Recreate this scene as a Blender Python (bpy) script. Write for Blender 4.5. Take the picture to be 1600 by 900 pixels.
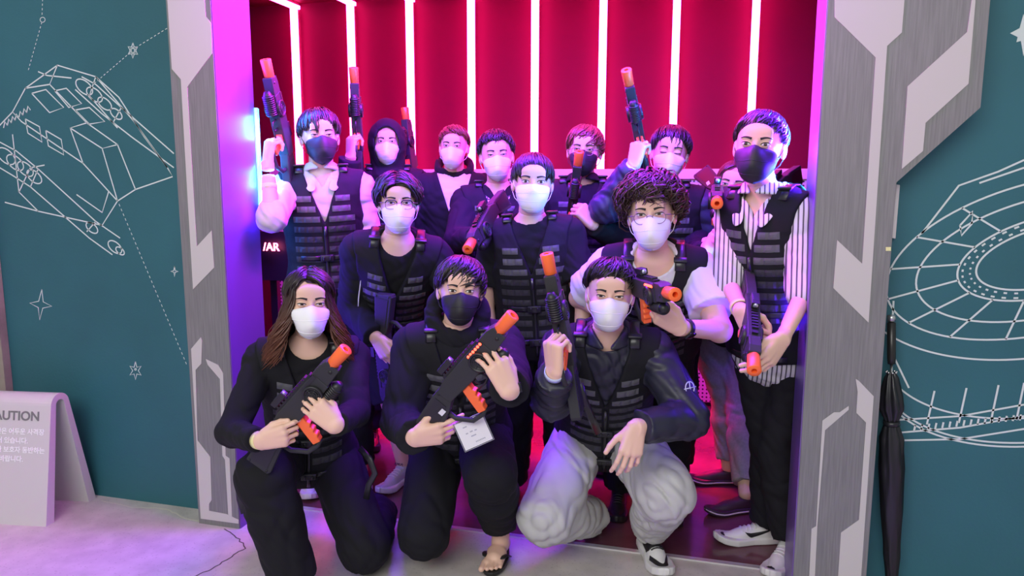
import bpy, math, random
import numpy as np
from mathutils import Vector, Matrix

for o in list(bpy.data.objects):
    bpy.data.objects.remove(o)
SC = bpy.context.scene
COL = SC.collection
V3 = lambda *a: np.array(a, float)

# ------------------------------------------------------------------ camera
FPX, PITCH, ROLL, YAW, EYE = 1155.0, math.radians(8.4), math.radians(.1), math.radians(15.1), 1.5
CF = V3(-math.sin(YAW)*math.cos(PITCH), math.cos(YAW)*math.cos(PITCH), -math.sin(PITCH))
_R = V3(math.cos(YAW), math.sin(YAW), 0); _U = np.cross(_R, CF)
CR = _R*math.cos(ROLL)+_U*math.sin(ROLL); CU = -_R*math.sin(ROLL)+_U*math.cos(ROLL)
CO = V3(0, 0, EYE)
cam_d = bpy.data.cameras.new('camera'); cam = bpy.data.objects.new('camera', cam_d); COL.objects.link(cam)
cam_d.sensor_width = 36; cam_d.lens = 36*FPX/1600; cam_d.clip_start = .05
cam.matrix_world = Matrix(((CR[0], CU[0], -CF[0], CO[0]), (CR[1], CU[1], -CF[1], CO[1]), (CR[2], CU[2], -CF[2], CO[2]), (0, 0, 0, 1)))
SC.camera = cam

def ray(u, v): return CF+CR*(u-800)/FPX-CU*(v-450)/FPX
def P(u, v, Y): d = ray(u, v); return CO+d*(Y/d[1])          # point of the vertical plane Y seen at a pixel of the photograph
def onz(u, v, z=0.0): d = ray(u, v); return CO+d*((z-EYE)/d[2])
def rel(r, u, t): q = CR*r+CU*u-CF*t; return q/np.linalg.norm(q)   # direction: right, up, toward the viewer
def unit(a): a = np.asarray(a, float); return a/max(np.linalg.norm(a), 1e-9)

# ------------------------------------------------------------------ light and exposure
SC.view_settings.view_transform = 'Standard'; SC.view_settings.look = 'None'
SC.view_settings.gamma = 1; SC.view_settings.use_curve_mapping = False
SC.view_settings.exposure = 0.0
W = bpy.data.worlds.new('hall_light'); SC.world = W; W.use_nodes = True
W.node_tree.nodes['Background'].inputs[0].default_value = (.93, .97, 1, 1)
W.node_tree.nodes['Background'].inputs[1].default_value = .46
def area(name, loc, aim, sx, sy, col, power, spread=math.pi):
    l = bpy.data.lights.new(name, 'AREA'); l.shape = 'RECTANGLE'; l.size = sx; l.size_y = sy
    l.color = col; l.energy = power; l.spread = spread
    o = bpy.data.objects.new(name, l); COL.objects.link(o); o.location = loc
    o.rotation_euler = (Vector(aim)-Vector(loc)).to_track_quat('-Z', 'Y').to_euler()
    return o
area('hall_daylight', (-1.0, -2.0, 3.4), (-.9, 3, .9), 4.0, 2.2, (1, .98, .95), 150)
area('doorway_violet_light', (-.8, 3.05, 2.52), (-.8, 3.25, 0), 2.0, .25, (.13, .025, 1), 185)
area('doorway_violet_front_light', (-.8, 2.42, 2.50), (-.8, 2.9, .2), 2.0, .15, (.24, .05, 1), 12)
area('ceiling_red_light', (-1.0, 4.1, 2.70), (-1.0, 4.0, 0), 2.8, .8, (1, .003, .10), 40)
area('ceiling_magenta_light', (-.8, 3.15, 2.72), (-.8, 3.9, 1.3), 2.2, .3, (1, .04, .62), 30)
area('floor_red_glow_light', (-1.0, 4.2, 1.4), (-.9, 3.5, 0), 2.4, .3, (1, .004, .10), 110, 2.0)
area('left_reveal_blue_light', (-1.86, 2.90, 1.56), (-1.925, 2.76, 1.54), .04, .42, (.02, .36, 1), 3.2)
area('left_side_blue_light', (-1.97, 2.93, 1.5), (-1.2, 3.1, 1.0), .06, .9, (.05, .2, 1), 8)
area('right_reveal_blue_light', (.46, 2.96, 1.42), (.1, 2.86, 1.42), .06, .7, (.02, .36, 1), 34, 1.9)
area('inner_left_violet_light', (-1.90, 2.80, 1.2), (.3, 2.86, 1.2), .06, 1.8, (.10, .01, 1), 12, 2.0)  # unseen fill added to wash the right reveal violet
area('inner_right_violet_light', (.31, 2.80, 1.2), (-1.9, 2.80, 1.1), .06, 1.8, (.09, .01, 1), 40, 2.0)  # unseen fill added to turn the left reveal violet
area('lintel_magenta_left', (-.9, 2.74, 2.52), (-1.92, 2.74, 1.9), .9, .10, (1, .02, .85), 20, 1.5)
area('lintel_magenta_right', (-.7, 2.74, 2.52), (.32, 2.74, 1.9), .9, .10, (1, .02, .85), 14, 1.5)

# ------------------------------------------------------------------ materials
MATS = {}
def mat(name, col, rough=.6, metal=0., emit=None, est=1., bump=0., bscale=200., noise=0., nscale=5., col2=None, sheen=0., spec=.5, stretch=None, sss=0.):
    if name in MATS: return MATS[name]
    m = bpy.data.materials.new(name); m.use_nodes = True; nt = m.node_tree; b = nt.nodes['Principled BSDF']
    b.inputs['Base Color'].default_value = (*col, 1); b.inputs['Roughness'].default_value = rough; b.inputs['Metallic'].default_value = metal
    b.inputs['Specular IOR Level'].default_value = spec
    if sheen: b.inputs['Sheen Weight'].default_value = sheen
    if sss:
        b.inputs['Subsurface Weight'].default_value = sss; b.inputs['Subsurface Radius'].default_value = (.02, .008, .004); b.inputs['Subsurface Scale'].default_value = .5
    if emit: b.inputs['Emission Color'].default_value = (*emit, 1); b.inputs['Emission Strength'].default_value = est
    if noise or bump:
        tc = nt.nodes.new('ShaderNodeTexCoord'); mp = nt.nodes.new('ShaderNodeMapping'); nt.links.new(tc.outputs['Object'], mp.inputs[0])
        if stretch: mp.inputs['Scale'].default_value = stretch
    if noise:
        n = nt.nodes.new('ShaderNodeTexNoise'); n.inputs['Scale'].default_value = nscale; n.inputs['Detail'].default_value = 6
        nt.links.new(mp.outputs[0], n.inputs['Vector'])
        r = nt.nodes.new('ShaderNodeValToRGB'); c2 = col2 or tuple(c*(1-noise) for c in col)
        r.color_ramp.elements[0].position = .35; r.color_ramp.elements[1].position = .65
        r.color_ramp.elements[0].color = (*c2, 1); r.color_ramp.elements[1].color = (*col, 1)
        nt.links.new(n.outputs['Fac'], r.inputs[0]); nt.links.new(r.outputs[0], b.inputs['Base Color'])
    if bump:
        n = nt.nodes.new('ShaderNodeTexNoise'); n.inputs['Scale'].default_value = bscale; n.inputs['Detail'].default_value = 4
        nt.links.new(mp.outputs[0], n.inputs['Vector'])
        bp = nt.nodes.new('ShaderNodeBump'); bp.inputs['Strength'].default_value = bump; bp.inputs['Distance'].default_value = .002
        nt.links.new(n.outputs['Fac'], bp.inputs['Height']); nt.links.new(bp.outputs[0], b.inputs['Normal'])
    MATS[name] = m
    return m
def stripes(name, c1, c2, freq, duty=.6, axis='X', rough=.8):
    if name in MATS: return MATS[name]
    m = mat(name, c1, rough); nt = m.node_tree; b = nt.nodes['Principled BSDF']
    tc = nt.nodes.new('ShaderNodeTexCoord'); s = nt.nodes.new('ShaderNodeSeparateXYZ'); nt.links.new(tc.outputs['Object'], s.inputs[0])
    outs = []
    for ax in axis:
        mu = nt.nodes.new('ShaderNodeMath'); mu.operation = 'MULTIPLY'; mu.inputs[1].default_value = freq; nt.links.new(s.outputs[ax], mu.inputs[0])
        fr = nt.nodes.new('ShaderNodeMath'); fr.operation = 'FRACT'; nt.links.new(mu.outputs[0], fr.inputs[0])
        gt = nt.nodes.new('ShaderNodeMath'); gt.operation = 'GREATER_THAN'; gt.inputs[1].default_value = duty; nt.links.new(fr.outputs[0], gt.inputs[0])
        outs.append(gt.outputs[0])
    f = outs[0]
    if len(outs) > 1:
        mx = nt.nodes.new('ShaderNodeMath'); mx.operation = 'MAXIMUM'; nt.links.new(outs[0], mx.inputs[0]); nt.links.new(outs[1], mx.inputs[1]); f = mx.outputs[0]
    r = nt.nodes.new('ShaderNodeMix'); r.data_type = 'RGBA'; r.inputs[6].default_value = (*c1, 1); r.inputs[7].default_value = (*c2, 1)
    nt.links.new(f, r.inputs[0]); nt.links.new(r.outputs[2], b.inputs['Base Color'])
    return m

# ------------------------------------------------------------------ objects
def make_mesh(name, verts, faces, smooth=True):
    me = bpy.data.meshes.new(name); v = np.asarray(verts, np.float32)
    me.vertices.add(len(v)); me.vertices.foreach_set('co', v.ravel())
    if isinstance(faces, np.ndarray):
        n, k = faces.shape; flat = faces.ravel().astype(np.int32); ls = np.arange(0, n*k, k, dtype=np.int32); lt = np.full(n, k, np.int32)
    else:
        n = len(faces); lt = np.array([len(f) for f in faces], np.int32); ls = np.concatenate([[0], np.cumsum(lt)[:-1]]).astype(np.int32)
        flat = np.concatenate([np.asarray(f) for f in faces]).astype(np.int32)
    me.loops.add(len(flat)); me.loops.foreach_set('vertex_index', flat)
    me.polygons.add(n); me.polygons.foreach_set('loop_start', ls); me.polygons.foreach_set('loop_total', lt)
    me.polygons.foreach_set('use_smooth', np.full(n, bool(smooth)))
    me.update(calc_edges=True); me.validate()
    return me
def obj(name, vf, m, parent=None, origin=None, smooth=True, bevel=0., M=None):
    """links one mesh object; vertices come in world space and are stored about the thing's own base"""
    v, f = vf; v = np.asarray(v, float)
    if parent is not None: origin = np.array(parent.get('_o', (0, 0, 0)))
    o0 = np.zeros(3) if origin is None else np.asarray(origin, float)
    o = bpy.data.objects.new(name, make_mesh(name, v-o0, f, smooth)); COL.objects.link(o)
    o.data.materials.append(m)
    if parent is not None: o.parent = parent
    else: o.location = o0
    o['_o'] = tuple(float(x) for x in o0)
    if bevel:
        b = o.modifiers.new('bevel', 'BEVEL'); b.width = bevel; b.segments = 2; b.limit_method = 'ANGLE'; b.angle_limit = .7
    return o
def empty(name, loc):
    o = bpy.data.objects.new(name, None); COL.objects.link(o); o.location = loc; o.empty_display_size = .05
    o['_o'] = tuple(float(x) for x in loc)
    return o
def tag(o, label=None, cat=None, group=None, kind=None):
    if label: o['label'] = label
    if cat: o['category'] = cat
    if group: o['group'] = group
    if kind: o['kind'] = kind
    return o
def struct(name, vf, m, parent=None, **k):
    o = obj(name, vf, m, parent, **k)
    if parent is None: o['kind'] = 'structure'
    return o

def frame(x, z):
    x = unit(x); z = np.asarray(z, float); z = unit(z-x*(x@z)); return np.stack([x, np.cross(z, x), z], 1)   # columns x,y,z
class MB:
    """collects simple shapes and hands them over as one mesh"""
    def __init__(s): s.v = []; s.f = []; s.n = 0
    def add(s, v, f):
        v = np.asarray(v, float); s.v.append(v); s.f += [[i+s.n for i in q] for q in f]; s.n += len(v); return s
    def box(s, c, size, R=None):
        h = np.array(size, float)/2
        v = np.array([[x, y, z] for x in (-1, 1) for y in (-1, 1) for z in (-1, 1)])*h
        if R is not None: v = v@np.asarray(R).T
        return s.add(v+np.asarray(c, float), [(0, 1, 3, 2), (4, 6, 7, 5), (0, 4, 5, 1), (2, 3, 7, 6), (0, 2, 6, 4), (1, 5, 7, 3)])
    def bx(s, lo, hi): lo = np.array(lo, float); hi = np.array(hi, float); return s.box((lo+hi)/2, hi-lo)
    def prism(s, poly, f3, d):
        """poly: 2-d outline, f3 maps it to 3-d, d: extrusion vector"""
        a = np.array([f3(*p) for p in poly], float); n = len(a); ar = 0.
        v = np.concatenate([a, a+np.asarray(d, float)])
        return s.add(v, [list(range(n))[::-1], list(range(n, 2*n))]+[(i, (i+1) % n, n+(i+1) % n, n+i) for i in range(n)])
    def tube(s, pts, r, n=8, flat=None, caps=True):
        pts = [np.asarray(p, float) for p in pts]; m = len(pts)
        if np.isscalar(r): r = [r]*m
        t = [unit(pts[min(i+1, m-1)]-pts[max(i-1, 0)]) for i in range(m)]
        a = unit(np.cross(t[0], (0.3, .2, 1) if abs(t[0][2]) < .9 else (1, .1, 0))); v = []
        if flat is not None: a = unit(np.cross(flat, t[0]))
        for i in range(m):
            if flat is not None: a2 = np.cross(flat, t[i])
            else: a2 = a-t[i]*(a@t[i])
            a = unit(a2) if np.linalg.norm(a2) > 1e-6 else a
            b = np.cross(t[i], a); ri = r[i]; ra, rb = (ri if not np.isscalar(ri) else (ri, ri))
            for k in range(n):
                w = 2*math.pi*k/n; v.append(pts[i]+a*math.cos(w)*ra+b*math.sin(w)*rb)
        f = [(i*n+k, i*n+(k+1) % n, (i+1)*n+(k+1) % n, (i+1)*n+k) for i in range(m-1) for k in range(n)]
        if caps: f += [list(range(n))[::-1], list(range((m-1)*n, m*n))]
        return s.add(v, f)
    def loop(s, pts, r, n=6):
        pts = [np.asarray(p, float) for p in pts]; m = len(pts); v = []
        c = sum(pts)/m; nn = unit(np.cross(pts[0]-c, pts[m//4]-c))
        for i in range(m):
            t = unit(pts[(i+1) % m]-pts[i-1]); a = nn; b = np.cross(t, a)
            for k in range(n): w = 2*math.pi*k/n; v.append(pts[i]+a*math.cos(w)*r+b*math.sin(w)*r)
        return s.add(v, [(i*n+k, i*n+(k+1) % n, ((i+1) % m)*n+(k+1) % n, ((i+1) % m)*n+k) for i in range(m) for k in range(n)])
    def lathe(s, prof, o, ax, n=24):
        """prof: (distance along axis, radius)"""
        ax = unit(ax); a = unit(np.cross(ax, (0, 0, 1) if abs(ax[2]) < .9 else (1, 0, 0))); b = np.cross(ax, a); o = np.asarray(o, float); m = len(prof)
        v = [o+ax*d+(a*math.cos(2*math.pi*k/n)+b*math.sin(2*math.pi*k/n))*max(r, 1e-4) for d, r in prof for k in range(n)]
        return s.add(v, [(i*n+k, (i+1)*n+k, (i+1)*n+(k+1) % n, i*n+(k+1) % n) for i in range(m-1) for k in range(n)])
    def cyl(s, a, b, r, n=16): return s.tube([a, b], r, n)
    def ball(s, c, r, n=8):
        pr = [(-math.cos(math.pi*i/n), math.sin(math.pi*i/n)) for i in range(n+1)]
        r = np.array([r]*3 if np.isscalar(r) else r, float)
        v = [np.asarray(c)+r*np.array((q*math.cos(2*math.pi*k/(2*n)), q*math.sin(2*math.pi*k/(2*n)), d)) for d, q in pr for k in range(2*n)]
        return s.add(v, [(i*2*n+k, i*2*n+(k+1) % (2*n), (i+1)*2*n+(k+1) % (2*n), (i+1)*2*n+k) for i in range(n) for k in range(2*n)])
    def ribbon(s, pts, w, nrm, th=.0015):
        """flat line laid on a surface with normal nrm"""
        pts = [np.asarray(p, float) for p in pts]; nrm = unit(nrm); v = []; m = len(pts)
        for i in range(m):
            t = unit(pts[min(i+1, m-1)]-pts[max(i-1, 0)]); b = np.cross(nrm, t)*w/2
            v += [pts[i]-b, pts[i]+b, pts[i]+b+nrm*th, pts[i]-b+nrm*th]
        f = [(i*4+k, i*4+(k+1) % 4, i*4+4+(k+1) % 4, i*4+4+k) for i in range(m-1) for k in range(4)]+[(0, 1, 2, 3), (m*4-1, m*4-2, m*4-3, m*4-4)]
        return s.add(v, f)
    def out(s, M=None, t=None, sc=1.):
        v = np.concatenate(s.v)*sc
        if M is not None: v = v@np.asarray(M).T
        if t is not None: v = v+np.asarray(t)
        return v, s.f

# ------------------------------------------------------------------ distance fields
def norm(a): return np.sqrt((a*a).sum(-1))
def cap(a, b, ra, rb=None):
    a = np.asarray(a, float); b = np.asarray(b, float); rb = ra if rb is None else rb; ab = b-a; L = max(ab@ab, 1e-9)
    def f(p):
        t = np.clip(((p-a)@ab)/L, 0, 1); return norm(p-a-t[:, None]*ab)-(ra+(rb-ra)*t)
    return f
def ell(c, r, M=None):
    c = np.asarray(c, float); r = np.asarray(r, float)
    def f(p):
        q = p-c
        if M is not None: q = q@M
        k0 = norm(q/r); k1 = norm(q/(r*r)); return k0*(k0-1)/np.maximum(k1, 1e-9)
    return f
def rbox(c, h, r, M=None):
    c = np.asarray(c, float); h = np.asarray(h, float)-r
    def f(p):
        q = p-c
        if M is not None: q = q@M
        q = np.abs(q)-h; return norm(np.maximum(q, 0))+np.minimum(q.max(-1), 0)-r
    return f
def smin(a, b, k): h = np.clip(.5+.5*(b-a)/k, 0, 1); return b*(1-h)+a*h-k*h*(1-h)
def smax(a, b, k): return -smin(-a, -b, k)
def U(k, *fs):
    def f(p):
        d = fs[0](p)
        for g in fs[1:]: d = smin(d, g(p), k)
        return d
    return f
def folds(p, amp, fr, seed):
    a, b, c = p[:, 0]*fr+seed*1.7, p[:, 1]*fr+seed*2.9, p[:, 2]*fr+seed*.7
    w = np.sin(a*.9+1.3*np.sin(c*.8))+np.sin(b*1.1+1.1*np.sin(a*.7+c*.5))
    r1 = np.abs(np.sin(c*1.25+w*1.3+a*.5)); r2 = np.abs(np.sin(b*1.5-c*1.1+w*1.1+1.)); r3 = np.abs(np.sin(a*2.6+c*2.2+w*1.7))
    return amp*(.55*r1+.45*r2+.30*r3-.6)*-1.6

def mesh_sdf(f, lo, hi, res, k=5, slack=1.6):
    lo = np.asarray(lo, float)-2*res; hi = np.asarray(hi, float)+2*res
    nb = np.maximum(np.ceil((hi-lo)/(res*k)).astype(int), 1)
    bi = np.stack(np.meshgrid(*[np.arange(n) for n in nb], indexing='ij'), -1).reshape(-1, 3)
    d = f(lo+(bi+.5)*res*k-.5*res)
    act = np.abs(d) < res*k*.87*slack+res
    sg = np.where(d < 0, -1., 1.).reshape(nb)
    vals = np.repeat(np.repeat(np.repeat(sg, k, 0), k, 1), k, 2).astype(np.float32)
    ab = bi[act]
    off = np.stack(np.meshgrid(*[np.arange(k)]*3, indexing='ij'), -1).reshape(-1, 3)
    for s0 in range(0, len(ab), 4000):
        idx = (ab[s0:s0+4000, None]*k+off[None]).reshape(-1, 3)
        vals[idx[:, 0], idx[:, 1], idx[:, 2]] = f(lo+idx*res)
    s = vals < 0; n = np.array(vals.shape)
    cn = [(i, j, l) for i in (0, 1) for j in (0, 1) for l in (0, 1)]
    cnt = sum(s[i:n[0]-1+i, j:n[1]-1+j, l:n[2]-1+l].astype(np.int8) for i, j, l in cn)
    ci = np.argwhere((cnt > 0) & (cnt < 8))
    if not len(ci): return np.zeros((0, 3)), np.zeros((0, 4), int)
    cv = np.stack([vals[ci[:, 0]+i, ci[:, 1]+j, ci[:, 2]+l] for i, j, l in cn], 1).astype(float)
    acc = np.zeros((len(ci), 3)); w = np.zeros(len(ci)); cna = np.array(cn, float)
    for a in range(8):
        for b in range(a+1, 8):
            if abs(cna[a]-cna[b]).sum() != 1: continue
            m = (cv[:, a] < 0) != (cv[:, b] < 0); t = np.where(m, cv[:, a]/np.where(m, cv[:, a]-cv[:, b], 1), 0)
            acc += m[:, None]*(cna[a]+t[:, None]*(cna[b]-cna[a])); w += m
    vid = -np.ones(n-1, np.int32); vid[ci[:, 0], ci[:, 1], ci[:, 2]] = np.arange(len(ci))
    verts = lo+(ci+acc/w[:, None])*res; F = []
    for ax in range(3):
        b, c = (ax+1) % 3, (ax+2) % 3
        sl0 = [slice(1, -1)]*3; sl1 = [slice(1, -1)]*3; sl0[ax] = slice(0, -1); sl1[ax] = slice(1, None)
        A = s[tuple(sl0)]; B = s[tuple(sl1)]; e = np.argwhere(A != B)
        if not len(e): continue
        inside = A[e[:, 0], e[:, 1], e[:, 2]]
        e = e+1; e[:, ax] -= 1
        def g(db, dc): q = e.copy(); q[:, b] -= db; q[:, c] -= dc; return vid[q[:, 0], q[:, 1], q[:, 2]]
        Q = np.stack([g(1, 1), g(0, 1), g(0, 0), g(1, 0)], 1)
        Q[~inside] = Q[~inside][:, ::-1]; F.append(Q)
    F = np.concatenate(F); F = F[(F >= 0).all(1)]
    return verts, F
def join(*vfs):
    V = []; Fs = []; n = 0
    for v, f in vfs:
        if not len(v): continue
        V.append(np.asarray(v, float)); n0 = n
        Fs.append(np.asarray(f)+n0); n += len(v)
    return np.concatenate(V), np.concatenate(Fs)
def project(f, o, d, tmax=.5, it=40):
    """march rays (N,3) on to the surface f = 0"""
    o = np.array(o, float); d = np.asarray(d, float); d = d/norm(d)[:, None]; t = np.zeros(len(o))
    for _ in range(it):
        t = np.minimum(t+f(o+d*t[:, None])*.85, tmax)
    return o+d*t[:, None]
def sheet(pts, outd, th):
    """pts: grid (a,b,3) lying on a surface; outd: outward direction (grid or one vector); gives a thin closed pad standing th proud"""
    a, b = pts.shape[:2]; top = pts+outd*th; bot = pts-outd*th*.6
    v = np.concatenate([top.reshape(-1, 3), bot.reshape(-1, 3)]); n = a*b
    f = []
    for i in range(a-1):
        for j in range(b-1):
            q = [i*b+j, (i+1)*b+j, (i+1)*b+j+1, i*b+j+1]; f.append(q); f.append([x+n for x in q[::-1]])
    rim = [(i, 0) for i in range(a)]+[(a-1, j) for j in range(1, b)]+[(i, b-1) for i in range(a-2, -1, -1)]+[(0, j) for j in range(b-2, 0, -1)]
    for (i, j), (k, l) in zip(rim, rim[1:]+rim[:1]): f.append([i*b+j, k*b+l, k*b+l+n, i*b+j+n][::-1])
    return v, f
# ------------------------------------------------------------------ people
Z = V3(0, 0, 1)
def ik(a, b, l1, l2, hint):
    a, b, hint = [np.asarray(x, float) for x in (a, b, hint)]
    d = np.linalg.norm(b-a)
    s = 1.
    if d > (l1+l2)*.985: s = min(d/((l1+l2)*.985), 1.13); l1 *= s; l2 *= s
    if d > (l1+l2)*.985: b = a+(b-a)*(l1+l2)*.985/d; d = (l1+l2)*.985
    u = (b-a)/d; x = (l1*l1-l2*l2+d*d)/(2*d); h = math.sqrt(max(l1*l1-x*x, 1e-6))
    q = hint-a; q = unit(q-u*(q@u)); return a+u*x+q*h, b
CURL = dict(grip=[(62, 78, 38)]*4, tight=[(75, 88, 45)]*4, relax=[(18, 24, 14), (22, 28, 16), (26, 32, 18), (30, 36, 20)],
            flat=[(4, 8, 5), (3, 7, 4), (4, 8, 5), (6, 10, 6)], cradle=[(35, 42, 22), (38, 45, 24), (40, 48, 26), (44, 50, 28)],
            point=[(8, 10, 5), (62, 80, 40), (66, 84, 42), (70, 86, 44)], press=[(30, 20, 12), (34, 22, 12), (38, 26, 14), (42, 30, 16)])
THUMB = dict(open=[(.020, .026, -.006), (.050, .052, -.016), (.080, .068, -.022), (.104, .076, -.024)],
             close=[(.022, .026, -.010), (.052, .044, -.030), (.080, .036, -.048), (.100, .020, -.054)],
             side=[(.020, .026, -.006), (.050, .044, -.016), (.080, .048, -.020), (.106, .046, -.022)])
def hand_field(wr, M, mirror, curl, thumb, sc=1., spread=1.):
    """M columns: finger direction, thumb side, back of hand"""
    m = -1 if mirror else 1
    K = [(.086, .030, -.002), (.090, .010, .001), (.086, -.011, -.001), (.078, -.030, -.005)]
    L = [(.042, .025, .021), (.046, .028, .022), (.043, .026, .021), (.034, .020, .019)]
    palm = [cap((0, k[1]*.55, 0), k, .0165, .0115) for k in K]+[rbox((.050, 0, -.004), (.042, .032, .012), .011), ell((.036, .026, -.010), (.032, .014, .014)),
            ell((-.004, 0, 0), (.025, .024, .019))]
    fs = []
    for i in range(4):
        p = V3(*K[i]); a = 0; sp = math.radians((7, 1.5, -4, -10)[i])*spread; c = []
        for j in range(3):
            a += math.radians(curl[i][j]); d = V3(math.cos(a)*math.cos(sp), math.cos(a)*math.sin(sp), -math.sin(a))
            q = p+d*L[i][j]; r0 = (.0092, .0085, .0078, .0068)[j]*(1, 1, .97, .87)[i]; r1 = (.0092, .0085, .0078, .0068)[j+1]*(1, 1, .97, .87)[i]
            c.append(cap(p, q, r0, r1)); p = q
        fs.append(U(.003, *c))
    T = [V3(*t) for t in thumb]; th = U(.004, cap(T[0], T[1], .0145, .0115), cap(T[1], T[2], .0112, .0098), cap(T[2], T[3], .0098, .0082))
    pf = U(.010, *palm)
    def f(p):
        q = (p-wr)@M/sc
        q = q*np.array([1, m, 1]); d = pf(q)
        e = fs[0](q)
        for g in fs[1:]: e = np.minimum(e, g(q))
        d = smin(d, e, .006); return smin(d, th(q), .008)*sc
    return f

def head_field(C, M, s=1., fem=False):
    j = .9 if fem else 1.
    g = U(.03, ell((0, -.012, .030), (.077, .096, .088)), ell((0, .018, -.035), (.064*j, .072, .078)), ell((0, .060, -.088), (.030*j, .026, .024)))
    cheeks = U(.012, ell((.040, .062, -.028), (.024, .020, .024)), ell((-.040, .062, -.028), (.024, .020, .024)))
    brow = U(.01, cap((-.040, .078, .030), (.040, .078, .030), .010), ell((0, .080, .050), (.05, .014, .03)))
    nose = U(.008, cap((0, .086, .014), (0, .106, -.024), .0065, .0105), ell((.011, .096, -.028), (.008, .010, .007)), ell((-.011, .096, -.028), (.008, .010, .007)))
    lips = U(.005, cap((-.018, .088, -.060), (.018, .088, -.060), .0055), cap((-.014, .088, -.068), (.014, .088, -.068), .006))
    sock = [ell((x, .100, .012), (.020, .014, .012)) for x in (-.031, .031)]
    lids = [ell((x, .078, .011), (.0165, .0125, .0125)) for x in (-.031, .031)]
    E = V3(0, 0, 0)
    ears = []
    for sx in (-1, 1):
        a = math.radians(18)*sx; Me = np.array([[math.cos(a), -math.sin(a), 0], [math.sin(a), math.cos(a), 0], [0, 0, 1]])
        e1 = ell((sx*.081, -.010, -.004), (.0075, .019, .030), Me); e2 = ell((sx*.089, -.006, 0), (.006, .010, .017), Me)
        ears.append((e1, e2))
    def f(p):
        q = (p-C)@M/s; d = g(q); d = smin(d, cheeks(q), .02); d = smin(d, brow(q), .014)
        for a in sock: d = smax(d, -a(q), .012)
        for a in lids: d = smin(d, a(q), .005)
        d = smin(d, nose(q), .012); d = smin(d, lips(q), .008)
        for a, b in ears: d = smin(d, smax(a(q), -b(q), .004), .006)
        return d*s
    return f

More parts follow.
